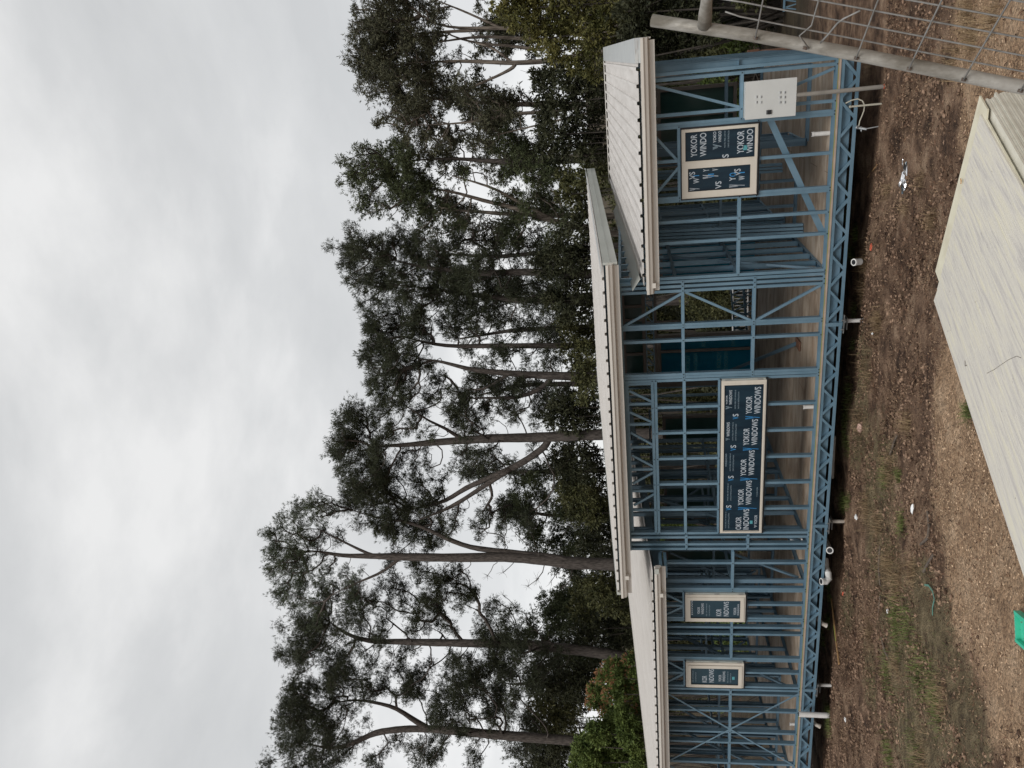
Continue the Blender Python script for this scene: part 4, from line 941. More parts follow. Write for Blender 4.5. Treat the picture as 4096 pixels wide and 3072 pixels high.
crumple(gp('g3', 843, 712)+[0, 0, .015], .03, .02, .012, M['white'], 'paper_scrap', 'tiny white scrap in the green grass', 'litter', seed=7)
crumple(gp('g3', 572, 608)+[0, 0, .02], .05, .012, .010, M['orange'], 'plastic_scrap', 'small red plastic strip on the soil by the timber lath', 'litter', seed=8)
crumple(gp('g2', 748, 655)+[0, 0, .02], .02, .02, .012, M['white'], 'paper_scrap', 'tiny white scrap in the dry grass in front of the first pier', 'litter', seed=9)
ribbon([gp('g3', x, y) for x, y in ((1080, 555), (1105, 558), (1128, 590), (1136, 640), (1132, 690), (1125, 738))], .022, M['greenleaf'], 'long_leaf', 'long blue-green strap leaf lying at the gravel edge', 'leaf', t=.002, lift=.03)
c_ = gp('g3', 1700, 778); 
crt = empty('green_tray', tuple(c_), label='sea-green plastic tray cut off by the bottom edge of the photo', cat='tray')
ca = gp('g3', 1628, 690); cb = gp('g3', 1622, 866); e1 = (cb-ca); e1[2] = 0; L1 = np.linalg.norm(e1); e1 /= L1; e2 = np.array([e1[1], -e1[0], 0]); 
if e2[1] > 0: e2 = -e2
e2n = np.array([e2[0], e2[1], .13]); e2n /= np.linalg.norm(e2n); up_ = np.cross(e1, e2n); up_ = up_ if up_[2] > 0 else -up_
mb = MB(); cc = (ca+cb)/2+e2n*.305+up_*.010; mb.obox(cc, e1*L1/2*.94, e2n*.19, up_*.006); under(crt, mb.build('base', M['greenplastic']))
mb = MB()
for s_ in (-1, 1): mb.obox(cc+e1*s_*L1*.47+up_*.014, e1*.012, e2n*.2, up_*.022); mb.obox(cc+e2n*s_*.19+up_*.013, e1*L1*.455, e2n*.012, up_*.020)
under(crt, mb.build('rim', M['greenplastic']))

# ------------------------------------------------------------------ grass, straw, stones (uncountable)
def blades(name, pts, h, w, m, lean=.6, kind='stuff', **k):
    n = len(pts); rg = np.random.default_rng(len(pts)+int(h[0]*1000))
    an = rg.random(n)*2*math.pi; hh = rg.uniform(h[0], h[1], n); le = rg.uniform(.15, lean, n)*hh*1.2
    d = np.stack([np.cos(an), np.sin(an), 0*an], -1); s_ = np.stack([-np.sin(an), np.cos(an), 0*an], -1)*(rg.uniform(w*.6, w*1.3, n)/2)[:, None]
    p0 = pts; p1 = pts+d*(le*.35)[:, None]; p1[:, 2] += hh*.6*np.sqrt(np.clip(1-(le/hh/1.3)**2*.5, .05, 1)); p2 = pts+d*le[:, None]; p2[:, 2] += hh*np.sqrt(np.clip(1-(le/hh/1.25)**2, .02, 1))
    V = np.stack([p0-s_, p0+s_, p1+s_*.7, p1-s_*.7, p2+s_*.15, p2-s_*.15], 1).reshape(-1, 3)
    b = np.arange(n)[:, None]*6
    f = np.concatenate([b+np.array([[0, 1, 2, 3]]), b+np.array([[3, 2, 4, 5]])], 0)
    return fast_mesh(name, V, f, m, kind=kind, **k)
def scatter(n, fn, x0=-13.5, x1=2.2, y0=-8.0, y1=-.15, seed=1):
    rg = np.random.default_rng(seed); x = rg.uniform(x0, x1, n*3); y = rg.uniform(y0, y1, n*3); g, s = masks(x, y)
    keep = rg.random(n*3) < fn(x, y, g, s); x, y = x[keep][:n], y[keep][:n]
    # not under the stack of sheets
    pa_ = (x-A[0])*u1[0]+(y-A[1])*u1[1]; pb2 = (x-A[0])*u2[0]+(y-A[1])*u2[1]
    ok = ~((pa_ > -.03) & (pa_ < WID+.25) & (pb2 > -.03)); x, y = x[ok], y[ok]
    return np.stack([x, y, gz(x, y)+.005], -1)
def cl(x, y, s, seed):
    return (.5+.5*np.sin(x*s*1.7+seed)*np.sin(y*s*2.3+seed*2)+.25*np.sin(x*s*4.1+y*s*3+seed))
gp_ = scatter(26000, lambda x, y, g, s: np.clip(s-.35, 0, 1)*(1-g)*np.clip(cl(x, y, 1.5, 1)-.45, 0, 1)*1.6, seed=2)
blades('grass', gp_, (.015, .055), .005, M['blade'], 1.25)
sp_ = scatter(30000, lambda x, y, g, s: (.04+.6*np.clip(s-.2, 0, 1))*(1-.9*g)*np.clip(cl(x, y, .9, 5), 0, 1)+.02*g, seed=3)
blades('dry_grass', sp_, (.015, .075), .004, M['straw'], 1.28)
# tufts
def tuft_pts(cs, seed):
    rg = np.random.default_rng(seed); P = []
    for (X, Y, n, r) in cs:
        c_ = ground(X, Y); q = rg.normal(0, r, (n, 2)); x, y = c_[0]+q[:, 0], c_[1]+q[:, 1]; P.append(np.stack([x, y, gz(x, y)], -1))
    return np.concatenate(P)
tg = [(3430, 940, 240, .06), (3415, 1010, 160, .06), (3420, 1030, 130, .05), (3425, 1240, 80, .06), (3418, 1380, 60, .05), (3400, 1570, 160, .12), (3395, 1640, 240, .12), (3390, 1720, 260, .14), (3400, 1770, 180, .12), (3375, 2010, 240, .09), (3400, 2000, 150, .08),
      (3324, 2350, 200, .08), (3330, 2400, 120, .08), (3320, 2850, 380, .07), (3322, 2900, 240, .10), (3550, 1900, 200, .10), (3600, 1905, 120, .05), (3620, 2090, 220, .08), (3590, 2450, 260, .14), (3640, 2500, 200, .14), (3600, 2580, 200, .14), (3560, 2700, 240, .15), (3680, 2680, 220, .15), (3740, 2740, 200, .12), (3760, 2830, 200, .12), (3560, 3010, 260, .12), (3670, 3000, 200, .14), (3880, 1640, 130, .05), (3320, 2480, 200, .08), (3300, 2560, 200, .1), (3410, 620+900-900, 100, .05), (3390, 760, 140, .10), (3400, 850, 120, .1)]
blades('grass_tufts', tuft_pts(tg, 4), (.03, .12), .006, M['blade'], 1.15)
td = [(3460, 1170, 160, .10), (3520, 1290, 300, .09), (3480, 1500, 180, .15), (3455, 1700, 180, .10), (3640, 1700, 160, .06), (3570, 1880, 300, .12), (3480, 2040, 260, .14), (3520, 2110, 260, .12), (3560, 2260, 300, .12), (3600, 2330, 260, .12), (3660, 2290, 180, .10), (3490, 2530, 180, .1), (3770, 2790, 220, .12), (3600, 2660, 200, .1), (3700, 3050, 220, .14), (3900, 150, 220, .09), (3880, 40, 200, .09), (3990, 60, 180, .09), (3820, 250, 160, .09), (3480, 250, 140, .1), (3700, 720, 90, .06), (3560, 760, 70, .05), (3630, 830, 50, .05), (3740, 880, 120, .05), (3460, 1050, 200, .1)]
blades('dry_grass_tufts', tuft_pts(td, 6), (.04, .20), .004, M['straw'], 1.22)
def stones(name, pts, r, m):
    n = len(pts); rg = np.random.default_rng(n); base = np.array([[1, 0, 0], [0, 1, 0], [-1, 0, 0], [0, -1, 0], [0, 0, 1], [0, 0, -1], [.6, .6, .55], [-.6, -.6, .5]]); fo = np.array([[0, 6, 4], [6, 1, 4], [1, 2, 4], [2, 7, 4], [7, 3, 4], [3, 0, 4], [0, 1, 6], [2, 3, 7], [1, 0, 5], [2, 1, 5], [3, 2, 5], [0, 3, 5]])
    rr_ = r[0]+(r[1]-r[0])*rg.random(n)**3; an = rg.random(n)*6.28; ca_, sa = np.cos(an), np.sin(an)
    sc = rg.uniform(.6, 1.3, (n, 3)); jit = rg.uniform(.75, 1.2, (n, 8, 1)); v = base[None]*jit*sc[:, None]*rr_[:, None, None]; v[:, :, 2] *= .65
    x = v[:, :, 0]*ca_[:, None]-v[:, :, 1]*sa[:, None]; y = v[:, :, 0]*sa[:, None]+v[:, :, 1]*ca_[:, None]
    V = np.stack([x, y, v[:, :, 2]], -1)+pts[:, None]; f = (np.arange(n)[:, None, None]*8+fo[None]).reshape(-1, 3)
    return fast_mesh(name, V.reshape(-1, 3), f, m, kind='stuff')
def chips(name, pts, L, m):
    n = len(pts); rg = np.random.default_rng(n+1); an = rg.random(n)*6.28; l = rg.uniform(L[0], L[1], n)/2; w = rg.uniform(.0015, .005, n)
    d = np.stack([np.cos(an), np.sin(an), rg.normal(0, .22, n)], -1)*l[:, None]; s_ = np.stack([-np.sin(an), np.cos(an), rg.normal(0, .3, n)], -1)*w[:, None]
    p = pts+np.stack([0*l, 0*l, rg.uniform(.002, .022, n)], -1); m_ = np.array([0, 0, 1.0])*(rg.uniform(-.006, .010, n))[:, None]
    V = np.stack([p-d-s_, p-d+s_, p+m_+s_, p+m_-s_, p+d+s_*.4, p+d-s_*.4], 1).reshape(-1, 3); b = np.arange(n)[:, None]*6
    return fast_mesh(name, V, np.concatenate([b+np.array([[0, 1, 2, 3]]), b+np.array([[3, 2, 4, 5]])], 0), m, kind='stuff')
M['chipl'] = leaf('pale_leaf_litter', (.09, .058, .036), (.33, .225, .145), 5, .8, rough=.9)
M['chipd'] = leaf('dark_leaf_litter', (.024, .014, .010), (.13, .072, .045), 5, .8, rough=.9)
chips('leaf_litter', scatter(30000, lambda x, y, g, s: np.clip(cl(x, y, 1.1, 3), .12, 1)*(1-.85*g), seed=21), (.006, .05), M['chipl'])
chips('dark_leaf_litter', scatter(42000, lambda x, y, g, s: np.clip(cl(x, y, .8, 8), .15, 1)*(1-.7*g), seed=22), (.006, .06), M['chipd'])
stones('gravel', scatter(30000, lambda x, y, g, s: np.clip(g-.3, 0, 1)*1.2, seed=8, x0=-9, x1=2, y0=-7.5), (.002, .013), M['stone'])
stones('soil_clods', scatter(30000, lambda x, y, g, s: (1-g)*np.clip(cl(x, y, 2.2, 4), .1, 1), seed=9), (.004, .034), M['clod'])

# ------------------------------------------------------------------ trees
def trunk_tube(mb, pts, rad, n=10):
    # densify with slight wobble
    P = []; Rr = []
    for i in range(len(pts)-1):
        L = np.linalg.norm(pts[i+1]-pts[i]); k = max(2, int(L/.4))
        for j in range(k):
            t = j/k; P.append(pts[i]*(1-t)+pts[i+1]*t); Rr.append((rad[i]*(1-t)+rad[i+1]*t)*(1+.06*random.uniform(-1, 1)))
    P.append(pts[-1]); Rr.append(rad[-1])
    # smooth
    P = np.array(P)
    for _ in range(2): P[1:-1] = (P[:-2]+2*P[1:-1]+P[2:])/4
    mb.tube(list(P), Rr, n); return P, Rr
def tubes_fast(segs, n=4):
    """segs: (m, 8) x0 y0 z0 r0 x1 y1 z1 r1 -> vertices, quads"""
    s = np.asarray(segs, float); a, ra, b, rb = s[:, :3], s[:, 3], s[:, 4:7], s[:, 7]
    t = b-a; t /= np.linalg.norm(t, axis=1, keepdims=True)+1e-9
    ref = np.where(np.abs(t[:, 2:3]) < .9, np.array([[0, 0, 1.0]]), np.array([[1.0, 0, 0]]))
    u = np.cross(t, ref); u /= np.linalg.norm(u, axis=1, keepdims=True)+1e-9; w = np.cross(t, u)
    an = np.arange(n)*2*math.pi/n
    ring = u[:, None]*np.cos(an)[None, :, None]+w[:, None]*np.sin(an)[None, :, None]
    V = np.concatenate([a[:, None]+ring*ra[:, None, None], b[:, None]+ring*rb[:, None, None]], 1)
    i = np.arange(n); q = np.stack([i, (i+1) % n, n+(i+1) % n, n+i], -1)
    f = (np.arange(len(s))[:, None, None]*2*n+q[None]).reshape(-1, 4)
    return V.reshape(-1, 3), f
def leaves_fast(P, D, L, W, rg, droop=0.0, spread=.8, per=9):
    """for every tuft point P with direction D: `per` slim quads"""
    n = len(P)*per; p = np.repeat(P, per, 0); d = np.repeat(D, per, 0)+rg.normal(0, spread, (n, 3)); d[:, 2] -= droop
    d /= np.linalg.norm(d, axis=1, keepdims=True)+1e-9; l = rg.uniform(L*.6, L*1.2, n)[:, None]
    s = np.cross(d, rg.normal(0, 1, (n, 3))); s /= np.linalg.norm(s, axis=1, keepdims=True)+1e-9; w = rg.uniform(W*.7, W*1.3, n)[:, None]/2
    p = p+rg.normal(0, L*.12, (n, 3))
    V = np.stack([p-s*w*.5, p+d*l*.45-s*w, p+d*l, p+d*l*.45+s*w], 1).reshape(-1, 3)
    f = np.arange(n*4).reshape(n, 4); return V, f
def tree(name, key, y, trunks, blobs, kind, lab, cat='tree', leafm='needle', barkm='bark', seed=1, per=9, tufts=42, L=.2, W=.02, droop=0., depth=.9, bare=0, grp='trees standing behind the house', jitter=.12, base=True, fill=4):
    rg = np.random.default_rng(seed); random.seed(seed)
    nodes = []; par = []; dep = []; tn = []       # node pos, parent, path length
    mb = MB(); root_p = None
    for ti, tr in enumerate(trunks):
        pts = []; rad = []
        yo = rg.normal(0, .5) if ti else 0
        for ki, (x, yy, wpx) in enumerate(tr):
            X, Y = px(key, x, yy); p = aty(X, Y, y+yo*ki/len(tr)); dist = (p-CAM)@FW; pts.append(p); rad.append(wpx/CR[key][1]/F*dist/2)
        if ti == 0 and base:
            p = pts[0].copy(); d = pts[0]-pts[1]; d = d/abs(d[2]) if abs(d[2]) > .01 else np.array([0, 0, -1.0])
            q = p+d*max(0, p[2]-gbase(p[1])); q[:2] = p[:2]+(q[:2]-p[:2])*.4; q[2] = gbase(y)-.3; pts.insert(0, q); rad.insert(0, rad[0]*1.25); root_p = q
        if root_p is None: root_p = np.array([pts[0][0], pts[0][1], gbase(y)])
        if ti:
            A0 = np.array(nodes[:n0]); dq = np.linalg.norm((A0-pts[0])*[1, 1, 1], axis=1)+np.where(A0[:, 2] > pts[0][2], 2.0, 0)
            q = A0[int(np.argmin(dq))]
            if ti == 1 or np.linalg.norm(q-pts[0]) < 1.6: pts.insert(0, q.copy()); rad.insert(0, rad[0]*1.05)
        P, Rr = trunk_tube(mb, pts, rad, 10 if max(rad) > .06 else 7)
        b = len(nodes)
        for i, q in enumerate(P): nodes.append(q); par.append(-1 if i == 0 else b+i-1); dep.append(0.0); tn.append(Rr[i])
        if ti == 0: n0 = len(nodes)
    nt_ = len(nodes); pos = np.array(nodes); dep_a = np.array(dep)
    C = []; nude = []
    for b_ in blobs:
        x, yy, r = b_[:3]
        X, Y = px(key, x+rg.normal(0, 5), yy+rg.normal(0, 5)); c = aty(X, Y, y+np.clip(rg.normal(0, depth), -1.8*depth, 1.8*depth)); dist = (c-CAM)@FW; C.append((c, r/CR[key][1]/F*dist)); nude.append(len(b_) > 3)
    C0 = [c_ for c_, nd in zip(C, nude) if not nd]
    for c, r in C0:
        for q in range(fill):
            v = rg.normal(0, 1, 3); v /= np.linalg.norm(v); C.append((c+v*r*rg.uniform(.9, 2.0)*np.array([1, 1.4, .8]), r*rg.uniform(.55, 1.0))); nude.append(False)
    order = sorted(range(len(C)), key=lambda i: np.min(np.linalg.norm(pos[:nt_]-C[i][0], axis=1)))
    segs = []; acc = {}
    posl = list(pos); parl = list(par); depl = list(dep); radl = list(tn); ends = []
    for i in order:
        c, r = C[i]; A_ = np.array(posl); v = c-A_; dd = np.linalg.norm(v, axis=1)
        cost = dd+1.6*np.clip(A_[:, 2]-c[2]+.35*dd, 0, 99)+.35*np.array(depl)+.25*np.array([0 if q > .03 else .3 for q in radl])
        j = int(np.argmin(cost)); p0 = A_[j]; L_ = dd[j]
        k = max(3, int(L_/.3)); prev = j; side = rg.normal(0, .10*L_, 3)
        for s_ in range(1, k+1):
            t = s_/k; q = p0*(1-t)+c*t+side*math.sin(math.pi*t)+np.array([0, 0, -.16*L_*math.sin(math.pi*t)])+rg.normal(0, .03, 3)*(t < 1)
            posl.append(q); parl.append(prev); depl.append(depl[prev]+L_/k); radl.append(0.0); prev = len(posl)-1
        ends.append((prev, c, r, nude[i]))
    # tufts and twigs
    TP = []; TD = []; leafcount = np.zeros(len(posl)); axis = pos[:nt_]
    tw = []
    for e_, c, r, nd in ends:
        n_tw = int(6+r*9); leafcount[e_] += n_tw
        q = rg.normal(0, 1, (n_tw, 3)); q /= np.linalg.norm(q, axis=1, keepdims=True); q *= (rg.random((n_tw, 1))**.4)*r*1.15; q[:, 2] = q[:, 2]*.8+r*.1
        tip = c+q
        for tpt in tip:
            mid = (c*.5+tpt*.5)+rg.normal(0, .06, 3)*r+np.array([0, 0, -.05*r]); tw.append((*c, .009, *mid, .006)); tw.append((*mid, .006, *tpt, .003))
        if nd: continue
        nt2 = max(8, int(tufts*(r/.45)**2)); par_i = rg.integers(0, n_tw, nt2); w_ = rg.random((nt2, 1))**.35
        P = c*(1-w_)+tip[par_i]*w_+rg.normal(0, 1, (nt2, 3))*[.27*r+.02, .27*r+.02, .20*r+.02]; D = rg.normal(0, .55, (nt2, 3))+(P-c)/r*.35
        nearest = axis[np.argmin(((axis[None]-c)**2).sum(-1))]; out = c-nearest; out = out/(np.linalg.norm(out)+1e-6)
        D = D+out*.35+np.array([0, 0, .55]); TP.append(P); TD.append(D)
    # radii: pipe model
    for i in range(len(posl)-1, nt_-1, -1):
        if parl[i] >= 0: leafcount[parl[i]] += leafcount[i]
    for i in range(nt_, len(posl)):
        r1 = .0056*max(leafcount[i], 1)**.5; pj = parl[i]; r0 = .0056*max(leafcount[pj], 1)**.5 if pj >= nt_ else r1*1.25
        if pj < nt_: r0 = min(r0, max(radl[pj]*.8, .015))
        segs.append((*posl[pj], max(r0, r1*.9), *posl[i], r1))
    root = empty(name, tuple(root_p), label=lab, cat=cat, group=grp)
    under(root, mb.build('trunk', M[barkm], smooth=True))
    if segs:
        V, f = tubes_fast(segs, 5); V2, f2 = tubes_fast(tw, 3) if tw else (np.zeros((0, 3)), None)
        under(root, fast_mesh('branches', V, f, M[barkm], smooth=True))
        if tw: under(root, fast_mesh('twigs', V2, f2, M['twig']))
    if TP:
        P = np.concatenate(TP); D = np.concatenate(TD)
        V, f = leaves_fast(P, D, L, W, rg, droop=droop, per=per, spread=.75); under(root, fast_mesh('crown', V, f, M[leafm]))
    return root
PINE = dict(leafm='needle', barkm='bark', tufts=60, per=9, L=.20, W=.020)
def B3(s): return [tuple(float(q) for q in t.split(',')) for t in s.split()]
tree('pine_tree', 't6', 21, [[(2300, 1450, 62), (1640, 1400, 56), (1400, 1380, 52), (1250, 1365, 50), (1100, 1350, 45), (900, 1350, 38), (740, 1370, 34), (600, 1440, 28), (480, 1470, 16), (350, 1440, 7)],
     [(1030, 1335, 34), (950, 1290, 30), (870, 1225, 26), (720, 1190, 18), (620, 1175, 12), (480, 1200, 6)]],
     B3('250,1200,80 330,1130,75 300,1300,95 220,1400,70 350,1420,95 250,1500,80 420,1250,90 480,1350,85 560,1500,80 620,1420,60 500,1180,85 620,1100,75 700,1120,55 780,1080,70 560,1060,60 410,1110,70 950,1050,60 1000,1120,60 1150,1150,85 1250,1200,90 1300,1050,70 1150,1380,55 1250,1320,55 1000,1480,70 880,1420,45 1100,1520,60 1400,1010,70 1450,1150,60 1560,1200,55 1650,1330,60 1640,1450,60 1300,1480,55 720,1540,55 1420,1260,55 320,1560,70 450,1560,80 1200,1060,60 1080,1240,50 1340,1160,60'),
     'p', 'pine furthest left, forked high up, rising behind the left end of the roof', seed=11, **PINE)
tree('pine_tree', 't6', 22, [[(2350, 960, 72), (2210, 930, 70), (2000, 890, 64), (1780, 870, 60), (1600, 850, 54), (1300, 845, 48), (1050, 840, 42), (850, 835, 34), (700, 835, 26), (560, 790, 18), (470, 720, 8)]],
     B3('330,700,75 300,800,75 260,900,60 310,960,65 400,760,90 420,880,80 480,980,70 450,680,70 600,640,80 720,600,80 800,700,70 830,480,70 900,540,65 1000,420,60 1060,580,70 1100,480,70 1200,430,60 1270,500,60 1100,650,60 1050,740,55 1160,740,45 1250,620,50 980,690,50 900,930,50 1000,1010,60 950,1120,55 1420,770,95 1500,850,100 1450,920,70 1600,900,80 1500,690,55 1700,980,80 1750,900,55 1300,950,60 1350,1020,50 520,560,60 370,840,70 660,760,60 560,900,60 1580,780,60 700,930,50 1640,720,40,0 1440,620,45,0 1340,560,40,0 1300,1060,40,0 1500,560,40,0 780,1080,40,0'),
     'p', 'pine with a dark low skirt of needles, second from the left', seed=12, **PINE)
tree('pine_tree', 't6', 20, [[(2250, 385, 78), (2160, 380, 76), (2000, 375, 72), (1850, 370, 70), (1780, 355, 64), (1500, 335, 56), (1300, 340, 54), (1130, 340, 50), (870, 335, 42), (700, 330, 32), (540, 330, 24), (400, 300, 12), (300, 300, 5)],
     [(1860, 345, 40), (1700, 325, 36), (1500, 305, 33), (1300, 282, 30), (1150, 225, 26), (1050, 170, 22), (900, 120, 16), (760, 110, 10), (600, 60, 5)], [(870, 345, 22), (800, 420, 18), (700, 460, 14), (600, 500, 9), (480, 560, 5)], [(700, 320, 18), (560, 250, 13), (420, 180, 8)]],
     B3('180,150,50 240,80,55 150,240,60 130,330,60 120,430,45 180,500,55 250,420,70 250,300,70 300,180,70 350,250,60 330,380,70 400,100,60 420,450,60 300,580,60 380,600,60 500,60,55 530,200,45 430,330,45 560,450,40 640,500,50 160,560,40 400,30,55 470,590,50 230,220,55 190,380,55 300,480,55 440,200,45 1300,170,45,0 1400,200,50,0 1480,240,45,0 1650,190,45,0 1700,470,50,0 1640,500,45,0 1500,430,45,0 1780,470,40,0 1400,450,40,0 1250,420,40,0 1560,200,50,0 1150,400,40,0 1000,230,45,0 850,250,45,0 1840,520,40,0'),
     'p', 'tallest pine, thin open crown and long bare trunk with a mossy second stem', seed=13, leafm='needle2', barkm='bark', tufts=46, per=9, L=.18, W=.018)
tree('pine_tree', 't5', 21, [[(2000, 1165, 72), (1910, 1165, 70), (1700, 1175, 68), (1500, 1185, 64), (1200, 1190, 56), (1000, 1205, 48), (850, 1215, 42), (700, 1230, 32), (560, 1240, 20), (430, 1230, 8)],
     [(1570, 1230, 46), (1400, 1350, 42), (1200, 1440, 36), (1050, 1500, 32), (920, 1590, 26), (800, 1620, 18), (680, 1640, 8)], [(1330, 1385, 34), (1150, 1500, 30), (1000, 1600, 26), (900, 1650, 20), (760, 1700, 10)], [(1010, 1195, 26), (920, 1120, 20), (820, 1090, 14), (700, 1000, 8), (560, 930, 5)]],
     B3('330,1040,55 280,1120,55 220,1200,55 250,1280,55 330,1180,85 400,1080,75 420,1270,85 330,1350,75 400,1400,85 500,1450,95 380,1500,75 480,1560,85 340,1580,65 600,1550,75 520,1350,75 560,1150,55 640,1330,65 700,1450,60 800,1360,50 900,1470,45 830,1560,55 1000,1300,35 700,1080,45 780,1150,45 1050,1060,60 1100,1100,60 1150,1300,45 1020,980,55 1250,1000,45 1180,1380,45 720,1610,75 620,1640,85 450,1640,80 1000,1050,55 550,1700,80 680,1730,75 800,1740,70 900,1780,70 980,1700,60 720,1820,70 840,1840,60 1180,1640,50 1330,1620,55 1280,1730,50 1120,1760,45 600,1830,55 1450,1700,45 480,1250,70 560,1430,70'),
     'p', 'broad dark pine with two heavy limbs sweeping left', seed=14, **PINE)
tree('pine_tree', 't5', 23, [[(2000, 605, 44), (1860, 605, 42), (1500, 605, 38), (1200, 605, 32), (1000, 610, 26), (850, 600, 20), (700, 560, 10)]],
     B3('500,450,65 560,400,65 460,540,65 430,600,55 520,560,85 600,500,85 620,620,75 520,680,75 650,700,70 700,600,75 720,480,55 720,380,50 820,560,50 1250,640,50 1420,660,45 1000,500,40 1120,480,40 900,430,40 1550,560,45'),
     'p', 'slender straight pine behind the upper roof, right of the pair', seed=15, **PINE)
tree('pine_tree', 't5', 22, [[(1950, 805, 66), (1800, 800, 64), (1600, 795, 54), (1400, 785, 44), (1200, 770, 36), (1050, 755, 28), (900, 700, 18), (760, 690, 8)], [(1570, 845, 30), (1450, 920, 27), (1300, 942, 24), (1200, 930, 14), (1050, 940, 7)], [(1290, 800, 22), (1200, 870, 18), (1120, 890, 12), (1000, 870, 6)]],
     B3('430,700,55 600,770,75 480,780,65 700,800,65 800,720,55 450,860,45 520,930,55 600,880,55 480,1000,55 560,1020,55 950,880,55 880,800,50 1020,960,55 950,1010,55 1100,900,45 1250,860,40 1350,850,50 1500,980,55 1550,680,40 1560,940,60 1650,900,55 700,930,55 800,900,50 780,1000,50 1180,1000,45 1380,1010,50 640,980,55'),
     'p', 'pine with a kinked side limb behind the upper roof, left of the pair', seed=16, **PINE)
tree('pine_tree', 't5', 22, [[(1950, 150, 60), (1840, 150, 58), (1500, 140, 48), (1300, 140, 42), (1150, 150, 38), (900, 120, 28), (750, 110, 20), (600, 60, 10), (450, 40, 5)]],
     B3('320,60,55 340,130,55 440,60,75 500,120,75 430,150,65 650,100,65 780,130,75 1000,140,90 1100,120,80 380,20,55 290,-20,50 330,-70,50 400,-60,60 480,-30,60 560,30,60 600,150,60 700,20,60 850,40,60 900,150,70 1200,60,60 1280,180,50 1500,60,60 1600,130,60 620,-80,60 760,-60,50'),
     'p', 'pine with a spiky top behind the step between the roofs, right of the two', seed=17, **PINE)
tree('pine_tree', 't5', 23, [[(1950, 330, 64), (1850, 330, 60), (1500, 320, 46), (1300, 310, 36), (1200, 290, 30), (1000, 270, 22), (800, 240, 14), (600, 220, 6)]],
     B3('380,210,45 420,260,45 470,310,50 560,200,65 620,300,65 700,200,80 820,250,70 900,200,80 880,330,70 1000,280,75 1100,350,80 1180,200,60 1280,250,55 1200,430,50 1350,250,55 1400,350,55 1530,260,75 1550,380,60 1650,330,70 700,330,55 1080,250,80 500,240,55 780,350,50 1300,420,45'),
     'p', 'bushy pine behind the step between the roofs, left of the two', seed=18, **PINE)
EUC = dict(barkm='barkeuc', tufts=72, per=6, L=.17, W=.032, droop=.8, jitter=.2)
tree('eucalyptus_tree', 't4', 23, [[(1850, 1005, 42), (1790, 1005, 40), (1450, 1020, 36), (1200, 1020, 32), (1000, 1015, 27), (800, 1000, 20), (600, 1010, 10), (400, 1030, 5)]],
     B3('200,1080,55 240,960,45 180,1150,65 230,1250,55 300,1180,75 300,1050,65 380,950,75 400,1050,75 450,1150,85 430,1000,60 520,1080,75 600,1100,65 550,980,50 700,1000,45 500,930,55 1150,850,65 1200,950,80 1300,1000,80 1400,1080,70 1300,1130,50 1150,1100,45 1360,930,70 1260,860,60'),
     'e', 'dark straight eucalypt with a rounded green top above the right-hand roof', leafm='euc2', seed=21, **{**EUC, 'barkm': 'bark'})
tree('eucalyptus_tree', 't4', 24, [[(1760, 1470, 38), (1650, 1430, 36), (1500, 1410, 34), (1330, 1370, 30), (1200, 1310, 27), (1000, 1270, 24), (850, 1220, 19), (700, 1190, 13), (520, 1200, 6)], [(1450, 1400, 26), (1350, 1340, 23), (1200, 1265, 20), (1100, 1200, 17), (950, 1150, 13), (800, 1110, 7)]],
     B3('280,1310,45 550,1200,70 560,1300,65 620,1400,55 640,1180,55 380,1330,40 740,1350,40 850,1400,45 720,1250,45 460,1260,60 620,1270,60 1100,1250,40 1150,1420,70 1250,1380,60 1400,1300,60 1400,1200,60 1550,1350,60 1450,1480,75 1300,1250,55 880,1080,40'),
     'e', 'leaning pale-barked eucalypt forked low, left of the straight dark one', leafm='euc2', seed=22, **EUC)
tree('eucalyptus_tree', 't4', 25, [[(1700, 340, 38), (1560, 360, 36), (1430, 385, 32), (1200, 400, 28), (1000, 390, 24), (850, 385, 20), (700, 390, 13), (520, 400, 6)], [(1200, 425, 24), (1130, 460, 20), (1050, 500, 17), (900, 560, 12), (750, 640, 7)], [(1190, 410, 18), (1080, 300, 14), (950, 270, 8)]],
     B3('330,500,75 280,470,55 400,560,75 450,480,75 540,440,85 600,420,55 700,440,45 450,600,55 520,620,75 620,620,65 700,560,55 640,520,55 800,400,40 760,500,45 830,620,45 380,430,60 560,540,60'),
     'e', 'stout pale eucalypt with a rounded olive crown, third from the right edge', leafm='euc', seed=23, **EUC)
tree('eucalyptus_tree', 't4', 26, [[(1600, 270, 28), (1420, 250, 26), (1250, 245, 23), (1000, 230, 19), (880, 240, 14), (700, 270, 8), (500, 290, 4)], [(1400, 330, 22), (1200, 290, 19), (1000, 280, 16), (850, 250, 12), (750, 200, 7)]],
     B3('220,280,55 260,330,65 320,250,75 380,330,85 420,200,55 300,400,75 250,430,55 450,320,55 600,230,65 560,330,75 650,300,55 530,270,55 480,250,60 360,410,60 700,210,45 640,380,50'),
     'e', 'twin-stemmed pale eucalypt second from the right edge', leafm='euc', seed=24, **EUC)
tree('eucalyptus_tree', 't4', 25, [[(1600, 215, 30), (1450, 195, 28), (1250, 185, 25), (1050, 175, 22), (850, 180, 17), (700, 160, 12), (600, 90, 6)], [(1050, 150, 16), (900, 80, 14), (800, 40, 10), (700, 0, 6)]],
     B3('330,60,65 260,130,55 300,150,75 380,90,75 450,60,65 240,190,45 530,50,50 420,140,55 380,10,60 460,-30,60 560,120,45 640,20,45 700,100,40 200,80,30 360,-50,55 560,-40,50'),
     'e', 'pale eucalypt at the right-hand edge of the treeline', leafm='euc', seed=25, **EUC)
